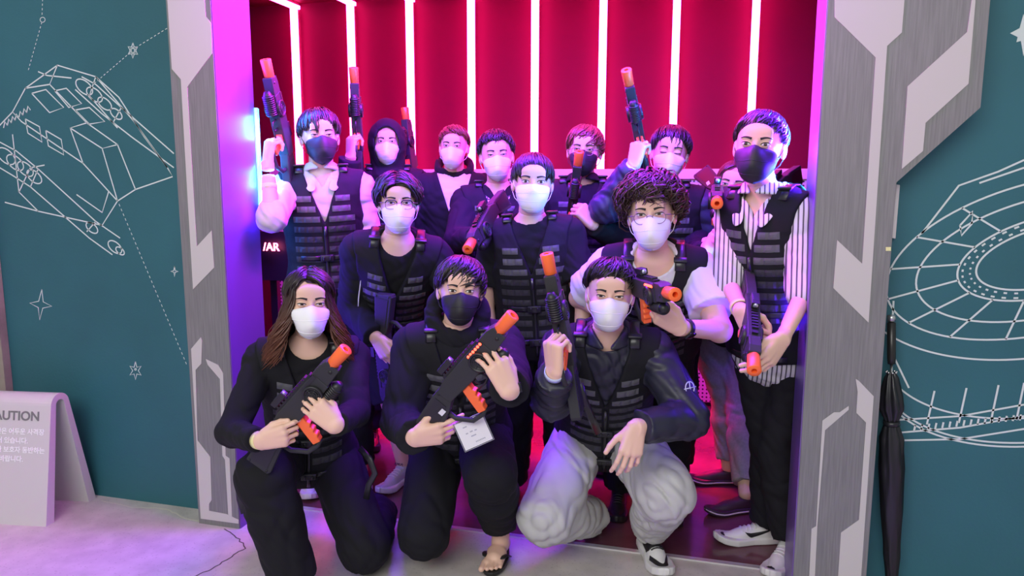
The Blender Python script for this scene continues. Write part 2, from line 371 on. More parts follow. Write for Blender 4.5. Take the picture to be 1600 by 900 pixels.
PEOPLE = {}
class Person:
    def __init__(s, key, head, label, hyaw=0, hpitch=0, hroll=0, hs=1.0, pelvis=None, tyaw=0, lean=(0, 0), shw=.165, sh_tilt=0, R=None, L=None, legs=None,
                 build=1., fem=False, base=None, skin=None, group=None, SR=None, SL=None, spine=.50, nshift=0.):
        s.key = key; s.fem = fem; s.hs = hs; s.b = build
        s.H = P(*head); tc = CO-s.H; tc[2] = 0; tc = unit(tc); rt = unit(np.cross(tc, Z))*-1  # image right
        ya = math.radians(hyaw); pi = math.radians(hpitch); ro = math.radians(hroll)
        fr = tc*math.cos(ya)+rt*math.sin(ya); fr = fr*math.cos(pi)+Z*math.sin(pi)
        X = unit(np.cross(fr, Z)); up = np.cross(X, fr)
        X, up = X*math.cos(ro)+up*math.sin(ro), up*math.cos(ro)-X*math.sin(ro)
        s.MH = np.stack([X, fr, up], 1)
        s.skull = s.H-up*.07*hs-fr*.02
        nb = s.H-up*.155*hs-fr*.045+rt*nshift
        ty = math.radians(tyaw); s.Fr0 = tc*math.cos(ty)+rt*math.sin(ty)
        if pelvis is None: pel = nb-Z*spine-s.Fr0*lean[1]+rt*lean[0]; pel = nb+unit(pel-nb)*spine
        else: pel = P(*pelvis); pel = nb+unit(pel-nb)*min(max(np.linalg.norm(pel-nb), spine*.93), spine*1.08)
        s.nb = nb; s.pel = pel; s.L = np.linalg.norm(nb-pel); s.Sp = (nb-pel)/s.L
        S = np.cross(s.Fr0, s.Sp); s.S = unit(S); s.Fr = np.cross(s.Sp, s.S)   # S: subject's right
        st = math.radians(sh_tilt); shd = s.S*math.cos(st)+s.Sp*math.sin(st)
        s.sh = {1: nb+shd*shw-s.Sp*.075, -1: nb-shd*shw-s.Sp*.075}
        if SR is not None: s.sh[1] = P(*SR)
        if SL is not None: s.sh[-1] = P(*SL)
        s.arm = {}; s.hand = {}
        for sd, A in ((1, R), (-1, L)):
            if A is None:   # hanging
                w = s.sh[sd]-Z*.50+s.S*sd*.05+s.Fr*.06; hint = s.sh[sd]-Z*.25+s.S*sd*.15-s.Fr*.12; A = dict(w=w, e=hint)
            w = P(*A['w']) if isinstance(A['w'], tuple) else A['w']; e = P(*A['e']) if isinstance(A['e'], tuple) else A['e']
            el, wr = ik(s.sh[sd], w, .285*A.get('ls', 1), .245*A.get('ls', 1), e)
            s.arm[sd] = (el, wr, A)
            fd = A.get('fd'); bk = A.get('bk')
            fd = unit(wr-el) if fd is None else rel(*fd); bk = s.S*sd if bk is None else rel(*bk)
            s.hand[sd] = (frame(fd, bk), A)
            e2 = np.linalg.norm(wr-w)
            if e2 > .015: print('ARM', key, sd, 'misses by %.3f' % e2)
        s.leg = {}
        for sd in (1, -1):
            hip = pel+s.S*sd*.092-s.Sp*.03
            A = (legs or {}).get(sd)
            if A is None: an = np.array([hip[0], hip[1], .095])+s.S*sd*.03*np.array([1, 1, 0]); kn = (hip+an)/2+s.Fr0*.06
            else: an = A['a'] if not isinstance(A['a'], tuple) else (onz(A['a'][0], A['a'][1], A['a'][2])); kn = P(*A['k']) if isinstance(A['k'], tuple) else A['k']
            ls = max(.8, min(1.12, (np.linalg.norm(hip-an)/.812))) if A is None or A.get('st') else 1.
            k2, an2 = ik(hip, an, .42*ls, .40*ls, kn)
            if A is None: an2 = an; k2 = k2
            if np.linalg.norm(an2-an) > .02: print('LEG', key, sd, 'misses by %.3f' % np.linalg.norm(an2-an), 'hip', hip.round(2), 'an', an.round(2))
            s.leg[sd] = (hip, k2, an2)
        b = s.base = np.array([*((s.leg[1][2]+s.leg[-1][2])/2)[:2], 0.])
        s.skin = skin or mat('skin', (.80, .51, .385), .48, sss=.0)
        s.label = label; s.body = None
        s.fh = head_field(s.H, s.MH, hs, fem)
        s.neck = U(.02, cap(s.nb-s.Sp*.03, s.skull, .058*(.85 if fem else 1)*s.b, .053*(.85 if fem else 1)))
        PEOPLE[key] = s
    def tcoord(s, p): q = p-s.pel; return q@s.S, q@s.Fr, q@s.Sp
    def torso(s, off=0., wk=1.):
        T = [-.30, -.15, 0, .25, .45, .65, .82, .93, 1.02, 1.1]; fm = .9 if s.fem else 1.
        A = np.array([.05, .150, .168, .142, .148, .165, .168, .135, .075, .05])*s.b*fm
        B = np.array([.04, .105, .112, .100, .105, .118, .108, .085, .060, .04])*s.b*fm
        def f(p):
            x, y, z = s.tcoord(p); t = z/s.L; a = np.interp(t, T, A)+off; b = np.interp(t, T, B)+off
            k0 = np.sqrt((x/a)**2+(y/b)**2); k1 = np.sqrt((x/a**2)**2+(y/b**2)**2)
            d = k0*(k0-1)/np.maximum(k1, 1e-6)
            d = np.where(k0 < .05, -np.minimum(a, b), d)*.9
            return smax(smax(d, (t-1.06)*s.L, .02), (-.26-t)*s.L, .03)
        fs = [f]
        for sd in (1, -1): fs.append(cap(s.nb-s.Sp*.055+s.S*sd*.03, s.sh[sd], .052*s.b+off, .052*s.b+off))
        fs.append(ell(s.pel-s.Sp*.02, V3(.165, .115, .10)*s.b+off, np.stack([s.S, s.Fr, s.Sp], 1)))
        return U(.035, *fs)
    def armf(s, sd, off=(0, 0, 0), end=1., ra=(.054, .043, .038, .026)):
        el, wr, _ = s.arm[sd]; sh = s.sh[sd]; fb = .85 if s.fem else 1.; r = [q*s.b*fb for q in ra]
        w2 = el+(wr-el)*min(end, 1)
        return U(.02, cap(sh, el, r[0]+off[0], r[1]+off[1]), cap(el, w2, r[2]+off[1], r[2]+(r[3]-r[2])*end+off[2]))
    def legf(s, sd, r=(.088, .058, .054, .036)):
        h, k, a = s.leg[sd]; r = [q*s.b for q in r]
        m = k+(a-k)*.35-s.Fr0*.0
        return U(.02, cap(h, k, r[0], r[1]), cap(k, m, r[2], r[2]*1.02), cap(m, a, r[2], r[3]))
    def bodyf(s):
        fs = [s.torso(), s.neck, s.armf(1), s.armf(-1), s.legf(1), s.legf(-1)]
        return U(.018, *fs)
    def bbox(s, pts, m): p = np.array(pts); return p.min(0)-m, p.max(0)+m
    def make_body(s, res=.008, hres=.0028, handres=.0024, feet=()):
        bf = s.bodyf(); cuts = []
        upv = unit(s.H-s.nb)
        cp = s.skull-upv*.045
        full = U(.012, s.fh, s.neck)
        hv = {}
        for sd in (1, -1):
            el, wr, A = s.arm[sd]; M, _ = s.hand[sd]; ax = unit(wr-el)
            hf = hand_field(wr, M, sd < 0, CURL[A.get('curl', 'relax')] if isinstance(A.get('curl', 'relax'), str) else A['curl'], THUMB[A.get('thumb', 'side')], A.get('hsc', 1.)*(.92 if s.fem else 1.), A.get('spread', 1.))
            hv[sd] = (hf, wr, ax, A)
        def coarse(p):
            d = bf(p); d = np.maximum(d, (p-cp)@upv)
            for sd in (1, -1):
                hf, wr, ax, A = hv[sd]; e = np.maximum((p-wr)@ax+.03, norm(p-wr)-.12); d = np.maximum(d, np.minimum(-norm(p-wr)+.14, 9)*0-9) if 0 else np.where(norm(p-wr) < .12, np.maximum(d, (p-wr)@ax+.03), d)
            return d
        J = [s.nb, s.pel, cp]+[q for sd in (1, -1) for q in (s.sh[sd], s.arm[sd][0], s.arm[sd][1], *s.leg[sd])]
        lo, hi = s.bbox(J, .14); ms = [mesh_sdf(coarse, lo, hi, res)]
        fine = lambda p: np.maximum(full(p), -((p-cp)@upv)-.004)
        lo, hi = s.H-.15*s.hs-.02, s.H+.15*s.hs+.02
        ms.append(mesh_sdf(fine, lo, hi, hres))
        for sd in (1, -1):
            hf, wr, ax, A = hv[sd]
            if A.get('hide'): continue
            af = s.armf(sd); M = s.hand[sd][0]
            g = lambda p: np.maximum(smin(hf(p), np.maximum(af(p), (p-wr)@ax), .012), -((p-wr)@ax)-.034)
            c = wr+M[:, 0]*.07; ms.append(mesh_sdf(g, np.minimum(c, wr)-.13, np.maximum(c, wr)+.13, handres))
        for sd in feet:
            ms.append(mesh_sdf(s.footf(sd), s.leg[sd][2]-.26, s.leg[sd][2]+.26, .0035))
        s.body = tag(obj('person', join(*ms), s.skin, None, s.base), s.label, 'person')
        s.face()
        return s
    def hl(s, p): return s.H+(np.asarray(p, float)*s.hs)@s.MH.T       # head-local to world
    def face(s, squint=None):
        f = s.fh; sq = getattr(s, 'squint', 0.62)*1.25; m_w = mat('eye_white', (.78, .74, .72), .3); m_i = mat('iris', (.025, .014, .01), .15); m_l = mat('lash', (.012, .009, .008), .6)
        fd = s.MH[:, 1]
        def on(xz, o=.0):
            xz = np.array(xz); q = np.stack([xz[:, 0], np.full(len(xz), .16), xz[:, 1]], 1); w = s.hl(q)
            return project(f, w, np.repeat(-fd[None], len(w), 0), .2)+fd*o*s.hs
        closed = getattr(s, 'closed', False)
        for sx in (-1, 1):
            c = np.array([sx*.0315, .0105]); n = 12; w = .0150; h = .0060*sq
            if not closed:
                top = [(c[0]+w*math.cos(math.pi*i/n), c[1]+h*1.15*math.sin(math.pi*i/n)**.8+.0012*(math.cos(math.pi*i/n)*sx)) for i in range(n+1)]
                bot = [(c[0]+w*math.cos(math.pi*i/n), c[1]-h*.75*math.sin(math.pi*i/n)+.0012*(math.cos(math.pi*i/n)*sx)) for i in range(n+1)]
                g = []
                for k in range(4): g.append([(a[0]*(1-k/3)+b[0]*k/3, a[1]*(1-k/3)+b[1]*k/3) for a, b in zip(top, bot)])
                g = np.array(g); pts = on(g.reshape(-1, 2), .0003).reshape(4, n+1, 3)
                eye = obj('eye', sheet(pts[:, ::-1], fd, .0004*s.hs), m_w, s.body)
                r = .0058; ip = []
                for a in range(4):
                    row = []
                    for b in range(17):
                        x = c[0]+r*a/3*math.cos(2*math.pi*b/16); z = c[1]+r*a/3*math.sin(2*math.pi*b/16)
                        tt = np.clip((x-c[0])/w, -1, 1); zt = c[1]+h*1.1*math.sqrt(1-tt*tt)**.8; zb = c[1]-h*.72*math.sqrt(1-tt*tt)
                        row.append((x, min(max(z, zb), zt)))
                    ip.append(row)
                pts = on(np.array(ip).reshape(-1, 2), .0010).reshape(4, 17, 3)
                obj('iris', sheet(pts, fd, .0004*s.hs), m_i, s.body).name = 'iris'
                lash = on(top, .0012)
            else:
                lash = on([(c[0]+w*math.cos(math.pi*i/n), c[1]-.003-.002*math.sin(math.pi*i/n)) for i in range(n+1)], .0010)
            rr = [.0007+.0013*math.sin(math.pi*min(1, (i+1)/(n+1))) for i in range(n+1)]
            obj('eyelash', MB().tube(lash, [r*s.hs for r in rr], 6).out(), m_l, s.body)
            bw = getattr(s, 'browm', m_l)
            bp = [(sx*(.014+.036*t), .0285+.0065*math.sin(t*2.4)-.003*t) for t in np.linspace(0, 1, 9)]
            q = on(bp, .0006); rr = [(.0035*(1-.75*t)+.0006, .0016) for t in np.linspace(0, 1, 9)]
            obj('eyebrow', MB().tube(q, [(a*s.hs, b*s.hs) for a, b in rr], 8, flat=fd).out(), bw, s.body)
    # ---- garments
    def shirt(s, m, name='shirt', sleeve='long', off=.012, hem=-.18, neck=.068, res=.006, fold=.004, vneck=0., loose=0.):
        to = s.torso(off+loose*.4); arms = []; s.soff = max(getattr(s, 'soff', 0), off+loose*.4)
        for sd in (1, -1):
            el, wr, _ = s.arm[sd]
            if sleeve == 'long': a = s.armf(sd, (off+loose*.5, off+loose*.7, off+loose*.5), .93, (.052, .043, .040, .030)) 
            elif sleeve == 'elbow':
                e2 = el+(wr-el)*.12; sh = s.sh[sd]; a0 = cap(sh, el, (.050+off+loose*.4)*s.b, (.046+off+loose*.6)*s.b); a = a0
            else:
                e2 = s.sh[sd]+(el-s.sh[sd])*.70; sh = s.sh[sd]; ax = unit(el-sh); a0 = cap(sh, sh+(el-sh)*.9, (.055+off)*s.b, (.052+off+loose)*s.b)
                a = (lambda a0, e2, ax: (lambda p: np.maximum(a0(p), (p-e2)@ax)))(a0, e2, ax)
            if sleeve == 'long':
                e3 = el+(wr-el)*getattr(s, 'cuff', {}).get(sd, .95); ax = unit(wr-el); a = (lambda a0, e2, ax, el: (lambda p: np.where(norm(p-e2) < .2, np.maximum(a0(p), (p-e2)@ax), a0(p))))(a, e3, ax, el)
            arms.append(a)
        nk = cap(s.nb-s.Sp*.012+s.Fr*.012, s.nb+s.Sp*.25+s.Fr*.06, neck, neck*1.5)
        def f(p):
            d = to(p)
            for a in arms: d = smin(d, a(p), .03)
            x, y, z = s.tcoord(p)
            d = d+folds(p, fold, 26, s.nb[0]*10)
            d = smax(d, -nk(p), .008)
            if vneck: d = smax(d, -np.maximum(np.abs(x)-(z/s.L-1+vneck)*min(.30, .085/vneck)*1.-.005, -y), .006)
            return np.where(norm(p-s.pel) < .35, smax(d, (hem*s.L-z), .01), d)
        J = [s.nb, s.pel]+[q for sd in (1, -1) for q in (s.sh[sd], s.arm[sd][0], s.arm[sd][1])]
        lo, hi = s.bbox(J, .16); s.shirt_f = f
        return obj(name, mesh_sdf(f, lo, hi, res), m, s.body)
    def pants(s, m, name='trousers', r=(.100, .076, .074, .066), ends=(.97, .97), res=.0065, fold=.006, waist=.10):
        lg = {sd: s.legf(sd, r) for sd in (1, -1)}; to = s.torso(.006)
        def f(p):
            x, y, z = s.tcoord(p); d = smax(to(p), z-waist*s.L, .01)
            d = smax(d, -z-.30*s.L, .02)
            for sd in (1, -1):
                h, k, a = s.leg[sd]; en = ends[0 if sd > 0 else 1]
                if en <= 1: q = k+(a-k)*en; ax = unit(a-k); e = lg[sd](p); e = np.where(norm(p-q) < .22, np.maximum(e, (p-q)@ax), e)
                else:
                    q = h+(k-h)*(en-1); ax = unit(k-h); e = np.maximum(lg[sd](p), (p-q)@ax)
                d = smin(d, e, .02)
            return d+folds(p, fold, 21, s.pel[0]*13+3)
        J = [s.pel+s.Sp*.1]+[q for sd in (1, -1) for q in s.leg[sd]]
        lo, hi = s.bbox(J, .16); s.pants_f = f
        return obj(name, mesh_sdf(f, lo, hi, res), m, s.body)
    def vest(s, rows=9, res=.006, off=None, hem=-.16, detail=True, vdeep=.42, vw=.078):
        off = s.soff+.017 if off is None else off
        mv = mat('vest_black', (.009, .009, .012), .8, bump=.5, bscale=700, spec=.3); mw = mat('vest_webbing', (.11, .11, .125), .38, bump=.6, bscale=900); mw2 = mat('vest_webbing_dark', (.035, .035, .042), .5, bump=.6, bscale=900); mb = mat('buckle_black', (.02, .02, .024), .3)  # two copies of one webbing: light and shade put into its colour
        to = s.torso(off); Mx = np.stack([s.S, s.Fr, s.Sp], 1)
        arm = [ell(s.sh[sd]+s.S*sd*.072-s.Sp*.03, (.078, .20, .130), Mx) for sd in (1, -1)]
        nk = cap(s.nb-s.Sp*.02, s.nb+s.Sp*.3, .072, .13)
        def f(p):
            x, y, z = s.tcoord(p); t = z/s.L; d = to(p)
            for a in arm: d = smax(d, -a(p), .012)
            d = smax(d, -nk(p), .01)
            v = np.maximum(np.abs(x)-np.clip(t-1+vdeep, -.1, 1)*(vw/vdeep)-.002, -y+.02); d = smax(d, -v, .006)
            d = smax(d, (t-1.05)*s.L, .01); d = smax(d, (hem-t)*s.L, .012)
            return d+folds(p, .0015, 30, 5)
        J = [s.nb, s.pel, s.sh[1], s.sh[-1]]; lo, hi = s.bbox(J, .20); s.vest_f = f
        ve = obj('tactical_vest', mesh_sdf(f, lo, hi, res), mv, s.body)
        if not detail: return ve
        w = lambda x, y, z: s.pel+s.S*x+s.Fr*y+s.Sp*z
        def hits(xz):
            xz = np.asarray(xz, float); o = s.pel+xz[:, :1]*s.S+.34*s.Fr+xz[:, 1:]*s.Sp; q = project(f, o, np.repeat(-s.Fr[None], len(o), 0), .5, 60)
            return q, (np.abs(f(q)) < .004) & ((q-s.pel)@s.Fr > 0)
        def hit(x, z): q, ok = hits([(x, z)]); return q[0], ok[0]
        dz = .046
        for sd in (1, -1):
            for k in range(rows):
                z = s.L*.80-k*dz; t = z/s.L
                if t < hem+.12: break
                x0 = max(t-1+vdeep, 0)*(vw/vdeep)+.014; x1 = (.118 if t > .7 else .136)*s.b*(.9 if s.fem else 1)
                n = max(int((x1-x0)/.0085), 4)
                q, ok = hits([(sd*(x0+(x1-x0)*j/n), z+(i-1.5)/3*.026) for i in range(4) for j in range(n+1)])
                if not ok.all(): continue
                pts = q.reshape(4, n+1, 3)
                th = np.full((4, n+1, 1), .0042); th[:, ::4] = .0008; th[0] *= .6; th[-1] *= .6
                g = pts if sd < 0 else pts[:, ::-1]
                v, fc = sheet(g, s.Fr, th if sd < 0 else th[:, ::-1]); obj('webbing_strip', (v, fc), mw if k < 3 else mw2, ve, smooth=False)  # lit copy on the top rows, shaded copy below
        # zip and buckles, shoulder pads
        zz = list(hits([(0., s.L*t) for t in np.linspace(1-vdeep-.03, hem+.05, 14)])[0]+s.Fr*.003)
        zp = obj('zip', MB().tube(zz, [(.007, .003)]*14, 6, flat=s.Fr).out(), mb, ve)
        obj('zip_pull', MB().tube([zz[0]+s.Fr*.006, zz[0]+s.Fr*.008-s.Sp*.045], [(.006, .002)]*2, 6, flat=s.Fr).out(), mat('zip_metal', (.12, .12, .13), .3, metal=.8), zp)
        for t in (.30, .02):
            q, ok = hit(.0, s.L*t)
            if ok:
                bk = obj('buckle', MB().box(q+s.Fr*.010, (.058, .014, .030), Mx).box(q+s.Fr*.019+s.S*.014, (.008, .006, .018), Mx).box(q+s.Fr*.019-s.S*.014, (.008, .006, .018), Mx).out(), mb, ve, bevel=.003)
                for sd in (1, -1):
                    pp = [hit(sd*x, s.L*t)[0]+s.Fr*.007 for x in (.028, .06, .09, .115)]
                    obj('belt_strap', MB().tube(pp, [(.012, .002)]*4, 6, flat=s.Fr).out(), mb, ve)
        for sd in (1, -1):
            pts = []
            for y in (.075, .04, 0, -.04, -.075):
                o = w(sd*.098, y, s.L*1.0+.2); q = project(f, o[None], -s.Sp[None], .5, 60)[0]; pts.append(q+s.Sp*.005)
            if max(np.linalg.norm(a-b) for a, b in zip(pts, pts[1:])) < .12:
                obj('shoulder_strap', MB().tube(pts, [(.020, .004)]*5, 8, flat=s.Sp).out(), mb, ve)
                obj('shoulder_buckle', MB().box(pts[1]+s.Sp*.008, (.050, .022, .010), Mx).out(), mb, ve, bevel=.003)
        return ve
    def collar(s, m, name='collar', r=.068, h=.018, openf=True, tilt=.35, res=.005):
        c = s.nb+s.Sp*.018+s.Fr*.010; ax = unit(s.Sp-s.Fr*tilt)
        def f(p):
            q = p-c; z = q@ax; rr = norm(q-z[:, None]*ax); d = np.sqrt(np.maximum(np.abs(rr-r-.012-(z*-.45))-.002, 0)**2+np.maximum(np.abs(z)-h, 0)**2)-.007
            if openf: x = q@s.S; y = q@s.Fr; d = smax(d, -np.maximum(np.abs(x)-.012-.9*np.maximum(0, z+h), -y), .004)
            return d+folds(p, .001, 40, 1)
        return obj(name, mesh_sdf(f, c-.13, c+.13, res), m, s.body)
    def lapels(s, m, name='collar', drop=.11):
        """open shirt collar: two folded leaves"""
        for sd in (1, -1):
            b0 = s.nb+s.Sp*.035-s.Fr*.045+s.S*sd*.050; b1 = s.nb+s.Sp*.026+s.Fr*.045+s.S*sd*.064; b2 = s.nb-s.Sp*drop*.62+s.Fr*.128+s.S*sd*.016
            o0 = b0-s.Sp*.030+s.S*sd*.034; o1 = b1-s.Sp*.040+s.S*sd*.036+s.Fr*.020; o2 = b2-s.Sp*.016+s.S*sd*.044+s.Fr*.016
            g = np.array([[b0, b1, b2], [(b0+o0)/2+s.Sp*.006+s.S*sd*.006, (b1+o1)/2+s.Sp*.008+s.Fr*.006, (b2+o2)/2+s.Fr*.008], [o0, o1, o2]])
            v, f = sheet(g, s.Fr*.8+s.S*sd*.4, .004)
            o = obj(name, (v, f), m, s.body)
            sb = o.modifiers.new('round', 'SUBSURF'); sb.levels = 2; sb.render_levels = 2
    def mask(s, m, style='kf', name='face_mask'):
        H = s.MH; face = s.fh
        if style == 'kf': hull = U(.028, face, lambda p: ell((0, .076, -.055), (.046, .046, .056))((p-s.H)@H/s.hs)*s.hs, lambda p: cap((0, .100, -.008), (0, .122, -.060), .006, .006)((p-s.H)@H/s.hs)*s.hs)
        else: hull = U(.030, face, lambda p: ell((0, .072, -.055), (.050, .040, .058))((p-s.H)@H/s.hs)*s.hs)
        nt, nz = 33, 15; T = np.linspace(-1, 1, nt)*math.radians(76)
        pts = np.zeros((nz, nt, 3)); k = np.abs(T)/math.radians(76)
        if style == 'kf': zt = .001-.020*k**1.2-.014*k**3+.006*np.exp(-(k/.12)**2); zb = -.132+.052*k**1.7
        else: zt = .000-.018*k**1.5; zb = -.122+.034*k**2
        for i in range(nz):
            z = zt+(zb-zt)*i/(nz-1)
            o = np.stack([np.sin(T)*.2, np.cos(T)*.2+.01, z-0*T], 1); tgt = np.stack([0*T, 0*T+.01, z+.004], 1)
            a = s.hl(o); b = s.hl(tgt); pts[i] = project(hull, a, b-a, .3, 50)
        rad = pts-s.hl((0, 0, -.05)); rad = rad-((rad@H[:, 2])[..., None])*H[:, 2]; rad /= norm(rad)[..., None]
        off = np.full((nz, nt, 1), .0035*s.hs); 
        if style == 'pleat':
            for i in range(nz): off[i] += .0024*s.hs*((i % 4)/4)
        else: off[1] += .0012; off[9] += .001
        sm_ = [pts[r_]+rad[r_]*.0036*s.hs for r_ in ((5, 10) if style == 'kf' else (4, 8, 12))]
        mk = obj(name, sheet(pts+rad*(off-.0035*s.hs), rad, .0035*s.hs), m, s.body)
        for q_ in sm_: obj('mask_seam', MB().tube(list(q_[1:-1]), .0011*s.hs, 6).out(), m, mk)
        for sx, c in ((-1, 0), (1, -1)):
            for row in (1, nz-2):
                e = s.hl((sx*-1*-.083*1, -.012, .022 if row == 1 else -.030)); st = pts[row, c]
                if np.linalg.norm(e-st) > .13*s.hs: e = s.hl((-sx*-.083, -.012, 0))
                mid = (st+e)/2+unit((st+e)/2-s.hl((0, 0, -.02)))*.006
                obj('ear_loop', MB().tube([st, mid, e], .0014*s.hs, 6).out(), m, mk)
        return mk
    def glasses(s, m, r=(.022, .018), z=.006, square=False, wire=.0014):
        g = empty('glasses', s.base); g.parent = s.body; g.location = (0, 0, 0)
        for sx in (-1, 1):
            pts = []
            for i in range(28):
                a = 2*math.pi*i/28; ca, sa = math.cos(a), math.sin(a)
                if square: ca = math.copysign(abs(ca)**.6, ca); sa = math.copysign(abs(sa)**.6, sa)
                pts.append(s.hl((sx*.032+r[0]*ca, .114-abs(sx*.032+r[0]*ca)*.12, z+r[1]*sa)))
            obj('glasses_rim', MB().loop(pts, wire*s.hs, 6).out(), m, s.body)
            if square:
                tp = [pts[i] for i in range(1, 14)]; obj('brow_bar', MB().tube(tp, .0026*s.hs, 6).out(), mat('frame_black', (.01, .01, .012), .25), s.body)
            obj('temple_arm', MB().tube([s.hl((sx*.055, .106, z+.008)), s.hl((sx*.080, .055, z+.006)), s.hl((sx*.086, -.01, z+.002))], wire*1.2*s.hs, 6).out(), m, s.body)
        obj('glasses_bridge', MB().tube([s.hl((-.011, .112, z+.004)), s.hl((0, .116, z+.007)), s.hl((.011, .112, z+.004))], wire*s.hs, 6).out(), m, s.body)
        bpy.data.objects.remove(g)
    def hair(s, m, n=320, front=82, side=92, back=112, vol=.012, curl=0., sweep=0., part=None, seed=1, longf=0., w=.0085, rough=.12, wave=.018, lift=0., flare=.045):
        """locks that start on the crown, follow the skull and end at the hairline"""
        rg = random.Random(seed); s0 = math.radians(22); ax = V3(0, -math.sin(s0), math.cos(s0)); fy = V3(0, math.cos(s0), math.sin(s0)); C = V3(0, -.012, .026); R = V3(.0785, .0975, .0915)
        def pos(ph, th, h):
            d = ax*math.cos(th)+(fy*math.cos(ph)+V3(1, 0, 0)*math.sin(ph))*math.sin(th)
            k = 1/np.linalg.norm(d/R); return C+d*(k+h), d
        def end(ph):
            a = abs((ph+math.pi) % (2*math.pi)-math.pi)
            jt = 1+.055*math.sin(5*ph+seed)+.045*math.sin(11*ph+seed*2)+.03*math.sin(19*ph+seed*3)
            return jt*math.radians(np.interp(a, [0, .6, 1.1, 1.55, 2.1, 3.15], [front+22, front+20, (front+side)/2+14, side+3, (side+back)/2+3, back+2]))
        n = int(n*1.7); w = w*.80; rough = rough*1.6; mb = MB(); nph = 48; v = []; 
        for i in range(13):
            for j in range(nph):
                ph = 2*math.pi*j/nph; v.append(s.hl(pos(ph, end(ph)*.95*i/12, .0045)[0]))
        mb.add(v, [(i*nph+j, (i+1)*nph+j, (i+1)*nph+(j+1) % nph, i*nph+(j+1) % nph) for i in range(12) for j in range(nph)])
        px = 0.0 if part is None else part
        for i in range(n):
            ph0 = rg.uniform(-math.pi, math.pi); e = end(ph0)*rg.triangular(.84, 1.10, 1.0); th0 = e*rg.choice((.02, .1, .2, .35, .5, .6))*rg.uniform(.6, 1.2)
            K = 9; pts = []; sw = sweep*rg.uniform(.7, 1.3); ws = w*rg.uniform(.35, 1.05); hv = vol*rg.uniform(.25, 1.25); cph = rg.uniform(0, 6.28); ca = curl*rg.uniform(.6, 1.3)
            pe = None
            if part is not None:
                a0 = (ph0+math.pi) % (2*math.pi)-math.pi
                if abs(a0) < 1.35:
                    sg_ = 1 if a0 > px else -1; pe = sg_*(.50+abs(a0)*.62); e = end(pe)*rg.uniform(.96, 1.12); th0 = math.radians(rg.uniform(2, front+6))
            for k in range(K):
                t = k/(K-1); th = th0+(e-th0)*t; ph = ph0+sw*t*t+rg.uniform(-1, 1)*rough*.3*t
                h = hv*(math.sin(math.pi*min(t*.80+.12, 1))**.7)+lift*math.sin(th)*max(0, math.cos(ph0))*.01
                if ca: ph += ca*.10*math.sin(t*9+cph); h += ca*.006*(1+math.cos(t*9+cph))
                if part is not None:   # combed away from a parting in front
                    if pe is not None: ph = px+(pe-px)*min(1, t*1.15)**.62+rg.uniform(-1, 1)*.02*t
                pts.append(pos(ph, min(th, math.radians(150)), h)[0])
            a = abs((ph0+math.pi) % (2*math.pi)-math.pi) if pe is None else abs(pe)
            if longf and a > .60:
                p = pts[-1].copy(); base = p.copy(); out = unit(V3(p[0], p[1]*.4, 0)); Lf = longf*rg.uniform(.82, 1.08); fz = .5 if a < 1.1 else 0.
                out = unit(V3(math.copysign(1, p[0])*max(abs(p[0]), .02), (p[1] if a > 1.5 else .01), 0)); q0 = pts[-1]
                for k in range(1, 11):
                    t = k/10; d = out*(.006*t+flare*t**1.5)+out*wave*math.sin(t*8+cph)*t+V3(0, 1, 0)*wave*.9*math.cos(t*8+cph)*t
                    pts.append(q0+d-V3(0, 0, 1)*Lf*t)
                K = len(pts)
            rad = [(ws*(1-.15*abs(2*k/(K-1)-1)) if k < K*.62 else ws*max(.10, 1-(k/(K-1)-.62)/.38*.9), ws*.42) for k in range(K)]
            rad = [(a*s.hs, min(a, b)*s.hs) for a, b in rad]
            nrm = pts[K//2]-C
            mb.tube([s.hl(p) for p in pts], rad, 6, flat=s.MH@unit(nrm))
        h = obj('hair', mb.out(), m, s.body); s.hair_o = h; return h
    def hood_up(s, m):
        o1 = ell((0, -.015, .010), (.112, .125, .142), None); o2 = ell((0, .085, -.012), (.068, .10, .110), None); o3 = ell((0, -.006, .0), (.092, .108, .118), None)
        base = cap((0, -.03, -.13), (0, -.03, -.18), .10, .13)
        f = lambda p: (lambda q: smax(smax(smin(o1(q), base(q), .05), -o2(q), .012), -o3(q), .01)*s.hs+folds(p, .003, 30, 2))((p-s.H)@s.MH/s.hs)
        return obj('hood', mesh_sdf(f, s.H-.26, s.H+.2, .006), m, s.body)
    def hood_down(s, m, th=.027):
        c = s.nb-s.Fr*.02+s.Sp*.03; 
        def f(p):
            q = p-c; x = q@s.S; y = q@s.Fr; z = q@s.Sp; r = np.sqrt((x/1.05)**2+(y+.01)**2); zz = z+y*.55-.01
            d = np.sqrt((r-.088)**2+(zz*.7)**2)-th; return d+folds(p, .005, 32, 4)
        return obj('hood', mesh_sdf(f, c-.17, c+.17, .006), m, s.body)
    def cuffband(s, sd, m, name='wristband', t=.90, r=.0335, h=.011):
        el, wr, _ = s.arm[sd]; c = el+(wr-el)*t; ax = unit(wr-el); r = r*(.88 if s.fem else 1)
        return obj(name, MB().lathe([(-h, r-.003), (-h, r), (h, r*.97), (h, r*.97-.003)], c, ax).out(), m, s.body)
    def watch(s, sd, mstrap, t=.90, face='box'):
        b = s.cuffband(sd, mstrap, 'wrist_watch', t, .0335, .010); el, wr, _ = s.arm[sd]; c = el+(wr-el)*t; M = s.hand[sd][0]; ax = unit(wr-el)
        n = M[:, 2]; n = unit(n-ax*(n@ax)); R = np.stack([ax, np.cross(n, ax), n], 1)
        obj('watch_face', MB().box(c+n*.034, (.036, .032, .009), R).out(), mat('watch_glass', (.01, .01, .015), .1), b, bevel=.004); return b
    # ---- feet
    def footM(s, sd, d=None, up=Z):
        h, k, a = s.leg[sd]; d = s.Fr0 if d is None else d; return frame(d, up)       # x forward, y left of foot, z up
